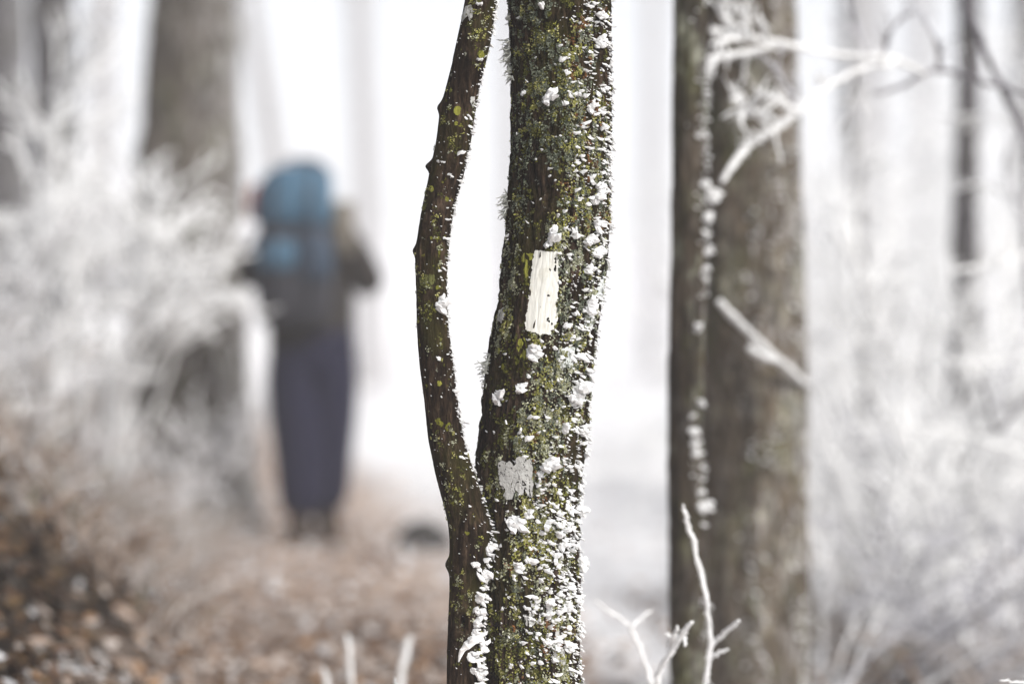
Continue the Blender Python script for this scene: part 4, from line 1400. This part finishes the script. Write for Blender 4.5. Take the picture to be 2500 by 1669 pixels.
person = thing("person", (HX, DH, HZ), "hiker in grey jacket and navy trousers walking away under a blue backpack", "person")
M["skin"] = mat_plain("skin", (0.42, 0.27, 0.20), .1, 30, .6, .1)
M["jacket"] = mat_plain("charcoal_jacket", (0.034, 0.029, 0.026), .3, 30)
M["trousers"] = mat_plain("navy_trousers", (0.013, 0.013, 0.036), .3, 25)
M["boot"] = mat_plain("brown_boot", (0.060, 0.045, 0.036), .3, 40)
M["hat"] = mat_plain("dark_knit_hat", (0.05, 0.045, 0.055), .3, 90)
M["pack_blue"] = mat_plain("blue_pack_cloth", (0.075, 0.160, 0.245), .35, 20, .6)
M["pack_dark"] = mat_plain("charcoal_pack_cloth", (0.045, 0.045, 0.055), .3, 30, .7)
M["orange"] = mat_plain("orange_cloth", (0.30, 0.10, 0.055), .2, 40)
M["beige"] = mat_plain("beige_foam", (0.19, 0.17, 0.14), .2, 40)


def skin_mesh(name, verts, edges, radii, root, mat, parent, sub=2):
    me = bpy.data.meshes.new(name)
    me.from_pydata(verts, edges, [])
    o = link(name, me, mat, parent)
    md = o.modifiers.new("skin", 'SKIN')
    md.use_smooth_shade = True
    sv = me.skin_vertices[0].data if me.skin_vertices else None
    if sv is None:
        bm_ = bmesh.new()
        bm_.from_mesh(me)
        bm_.verts.layers.skin.verify()
        bm_.to_mesh(me)
        bm_.free()
        sv = me.skin_vertices[0].data
    for i, rr in enumerate(radii):
        sv[i].radius = (rr, rr) if not hasattr(rr, "__len__") else rr
        sv[i].use_root = (i == root)
    sd = o.modifiers.new("subdivision", 'SUBSURF')
    sd.levels = sd.render_levels = sub
    return o


J = {  # joints, by bearing in the photo and metres nearer (-) or farther (+)
    "pelvis": hp(760, 850), "waist": hp(760, 765), "chest": hp(757, 650, .03), "neck0": hp(752, 545, .07), "neck1": hp(752, 505, .11), "head": hp(751, 455, .13), "crown": hp(751, 410, .13),
    "shL": hp(668, 575, .04), "elL": hp(600, 685, .02), "wrL": hp(655, 640, .27), "shR": hp(838, 575, .04), "elR": hp(910, 705, .02), "wrR": hp(850, 650, .27),
    "hipL": hp(718, 868), "knL": hp(735, 1075, -.02), "anL": hp(740, 1275, -.06), "toL": hp(740, 1305, .12), "hipR": hp(806, 868), "knR": hp(792, 1075, .05), "anR": hp(793, 1262, .14), "toR": hp(792, 1292, .32)}
NM = list(J)
ID = {n_: i for i, n_ in enumerate(NM)}
E = [("pelvis", "waist"), ("waist", "chest"), ("chest", "neck0"), ("neck0", "neck1"), ("neck1", "head"), ("head", "crown"), ("chest", "shL"), ("shL", "elL"), ("elL", "wrL"), ("chest", "shR"), ("shR", "elR"), ("elR", "wrR"),
     ("pelvis", "hipL"), ("hipL", "knL"), ("knL", "anL"), ("anL", "toL"), ("pelvis", "hipR"), ("hipR", "knR"), ("knR", "anR"), ("anR", "toR")]
RD = {"pelvis": (.15, .11), "waist": (.135, .10), "chest": (.15, .11), "neck0": .065, "neck1": .055, "head": .092, "crown": .07, "shL": .06, "elL": .042, "wrL": .028, "shR": .06, "elR": .042, "wrR": .028,
      "hipL": .085, "knL": .056, "anL": .040, "toL": .034, "hipR": .085, "knR": .056, "anR": .040, "toR": .034}
bv, be, br = [J[n_] for n_ in NM], [(ID[a], ID[b]) for a, b in E], [RD[n_] for n_ in NM]
for sgn, wn_ in ((1, "wrL"), (-1, "wrR")):          # hands: a palm and five fingers closing on the straps
    w = np.array(J[wn_])
    palm = w + np.array([sgn * .035, .045, .03])
    bv.append(tuple(palm)); br.append((.030, .022)); pi = len(bv) - 1
    be.append((ID[wn_], pi))
    for q in range(4):
        a0 = palm + np.array([sgn * .022, .030, .030 - q * .019])
        a1 = a0 + np.array([sgn * .026, .004, .0])
        a2 = a1 + np.array([sgn * .010, -.022 - .003 * (q in (1, 2)), 0])
        for k_, pt_ in enumerate((a0, a1, a2)):
            bv.append(tuple(pt_)); br.append(.0088 - .001 * k_)
            be.append((pi if k_ == 0 else len(bv) - 2, len(bv) - 1))
    t0 = palm + np.array([sgn * .01, -.02, .030])
    t1 = t0 + np.array([sgn * .028, -.008, .008])
    for k_, pt_ in enumerate((t0, t1)):
        bv.append(tuple(pt_)); br.append(.0095)
        be.append((pi if k_ == 0 else len(bv) - 2, len(bv) - 1))
skin_mesh("body", bv, be, br, 0, M["skin"], person)


def cloth(name, names, edges, radii, root, mat):
    i_ = {n_: k for k, n_ in enumerate(names)}
    return skin_mesh(name, [J[n_] for n_ in names], [(i_[a], i_[b]) for a, b in edges], [radii[n_] for n_ in names], i_[root], mat, person)


J["hem"] = hp(760, 838)
J["cuffL"] = tuple(np.array(J["wrL"]) * .9 + np.array(J["elL"]) * .1)
J["cuffR"] = tuple(np.array(J["wrR"]) * .9 + np.array(J["elR"]) * .1)
cloth("jacket", ["hem", "waist", "chest", "neck0", "shL", "elL", "cuffL", "shR", "elR", "cuffR"],
      [("hem", "waist"), ("waist", "chest"), ("chest", "neck0"), ("chest", "shL"), ("shL", "elL"), ("elL", "cuffL"), ("chest", "shR"), ("shR", "elR"), ("elR", "cuffR")],
      {"hem": (.215, .15), "waist": (.225, .16), "chest": (.225, .15), "neck0": .09, "shL": .105, "elL": .088, "cuffL": .06, "shR": .105, "elR": .088, "cuffR": .06}, "waist", M["jacket"])
J["hemL"] = tuple(np.array(J["anL"]) + np.array([0, 0, .005]))
J["hemR"] = tuple(np.array(J["anR"]) + np.array([0, 0, .005]))
cloth("trousers", ["waist", "pelvis", "hipL", "knL", "hemL", "hipR", "knR", "hemR"],
      [("waist", "pelvis"), ("pelvis", "hipL"), ("hipL", "knL"), ("knL", "hemL"), ("pelvis", "hipR"), ("hipR", "knR"), ("knR", "hemR")],
      {"waist": (.17, .12), "pelvis": (.20, .14), "hipL": .182, "knL": .148, "hemL": .108, "hipR": .182, "knR": .148, "hemR": .106}, "pelvis", M["trousers"])


def lofted(name, rings, mat, parent, n=28, power=2.6):
    """rings: (centre, half width x, half depth y); rounded-box sections joined upwards."""
    mb = MB()
    V = []
    for (c_, a_, b2) in rings:
        for j in range(n):
            an = j / n * 2 * math.pi
            ca, sa = math.cos(an), math.sin(an)
            V.append((c_[0] + a_ * math.copysign(abs(ca) ** (2 / power), ca), c_[1] + b2 * math.copysign(abs(sa) ** (2 / power), sa), c_[2]))
    fs2 = []
    m_ = len(rings)
    for i in range(m_ - 1):
        for j in range(n):
            k = (j + 1) % n
            fs2.append((i * n + j, i * n + k, (i + 1) * n + k, (i + 1) * n + j))
    fs2.append(tuple(range(n))[::-1])
    fs2.append(tuple((m_ - 1) * n + j for j in range(n)))
    mb.add(V, fs2)
    return mb.build(name, mat, parent)


for an, to, dx in (("anL", "toL", -.01), ("anR", "toR", .0)):
    a_ = np.array(J[an])
    gz = float(ground_z(a_[0], a_[1] + .05))
    c0 = np.array([a_[0] + dx, a_[1] + .05, gz])
    bt = lofted("boot", [(c0 + [0, .02, 0], .07, .155), (c0 + [0, .02, .03], .07, .157), (c0 + [0, .015, .06], .068, .145), (c0 + [0, -.03, .10], .054, .085), (c0 + [0, -.05, .15], .055, .062), (c0 + [0, -.05, .20], .058, .064)], M["boot"], person)
hc = np.array(J["head"])
lofted("hat", [(hc + [0, 0, .01], .108, .118), (hc + [0, 0, .05], .110, .118), (hc + [0, 0, .09], .100, .105), (hc + [0, 0, .12], .075, .08), (hc + [0, 0, .138], .035, .04), (hc + [0, 0, .145], .01, .01)], M["hat"], person, power=2.0)

# his backpack, worn: a thing of its own
pkx = (728 - 1250) * kH
py0 = DH - 0.20


def zc(py):
    return CAM_H - (py - 834.5) * kH


pack = thing("backpack", (pkx, py0, zc(780)), "big blue backpack with dark lower half on the hiker's back", "backpack")
lofted("pack_body", [((pkx, py0, zc(800)), .12, .05), ((pkx, py0, zc(790)), .165, .095), ((pkx, py0, zc(720)), .185, .115), ((pkx, py0, zc(640)), .19, .12), ((pkx, py0, zc(575)), .185, .115), ((pkx, py0, zc(545)), .15, .09)], M["pack_dark"], pack)
lofted("pack_lid", [((pkx - .004, py0, zc(560)), .165, .10), ((pkx - .004, py0, zc(540)), .185, .13), ((pkx - .002, py0, zc(490)), .185, .14), ((pkx + .01, py0, zc(450)), .175, .13), ((pkx + .02, py0, zc(425)), .145, .10), ((pkx + .03, py0, zc(412)), .09, .06)], M["pack_blue"], pack)
M["pack_slate"] = mat_plain("slate_blue_pack_cloth", (0.055, 0.085, 0.13), .35, 20, .6)
lofted("front_pocket", [((pkx - .075, py0 - .105, zc(668)), .05, .012), ((pkx - .075, py0 - .112, zc(655)), .085, .03), ((pkx - .07, py0 - .115, zc(622)), .088, .036), ((pkx - .065, py0 - .112, zc(600)), .08, .03), ((pkx - .06, py0 - .105, zc(590)), .05, .012)], M["pack_blue"], pack)
lofted("front_pocket", [((pkx + .11, py0 - .105, zc(690)), .05, .012), ((pkx + .11, py0 - .112, zc(675)), .075, .03), ((pkx + .105, py0 - .115, zc(620)), .08, .034), ((pkx + .10, py0 - .112, zc(585)), .07, .03), ((pkx + .10, py0 - .105, zc(572)), .04, .012)], M["pack_slate"], pack)
for (sx, ya, yb) in ((-.09, 430, 720), (.09, 430, 740)):
    mb = MB()
    mb.tube([(pkx + sx, py0 - .10, zc(ya)), (pkx + sx, py0 - .148, zc(480)), (pkx + sx, py0 - .15, zc(560)), (pkx + sx, py0 - .155, zc(630)), (pkx + sx, py0 - .12, zc(yb))], .011, 6)
    mb.build("compression_strap", M["pack_dark"], pack)
lofted("side_pocket", [((pkx - .195, py0, zc(545)), .02, .03), ((pkx - .198, py0, zc(520)), .028, .05), ((pkx - .196, py0, zc(475)), .026, .05), ((pkx - .19, py0, zc(455)), .012, .02)], M["orange"], pack)["label"] = "orange scrap at the side of the pack lid"
for sx in (-1, 1):
    mb = MB()
    mb.tube([(pkx + sx * .10, py0 + .06, zc(545)), (pkx + sx * .12, py0 + .18, zc(528)), (pkx + sx * .13, py0 + .31, zc(560)), (pkx + sx * .13, py0 + .37, zc(640)), (pkx + sx * .16, py0 + .28, zc(730)), (pkx + sx * .16, py0 + .10, zc(760))], .022, 8)
    mb.build("shoulder_strap", M["pack_dark"], pack)
mb = MB()
for (x0, y0_) in ((735, 415),):
    mb.tube([(pkx - .05, py0 + .02, zc(425)), (pkx - .03, py0 + .02, zc(400)), (pkx + .05, py0 + .02, zc(395)), (pkx + .08, py0 + .02, zc(415))], .01, 8)
mb.build("grab_loop", M["pack_dark"], pack)
lofted("rolled_mat", [((pkx + .225, py0 + .02, zc(625)), .03, .03), ((pkx + .225, py0 + .02, zc(620)), .055, .055), ((pkx + .225, py0 + .02, zc(500)), .055, .055), ((pkx + .225, py0 + .02, zc(495)), .03, .03)], M["beige"], pack, power=2.0)["label"] = "pale beige roll strapped upright to the pack"
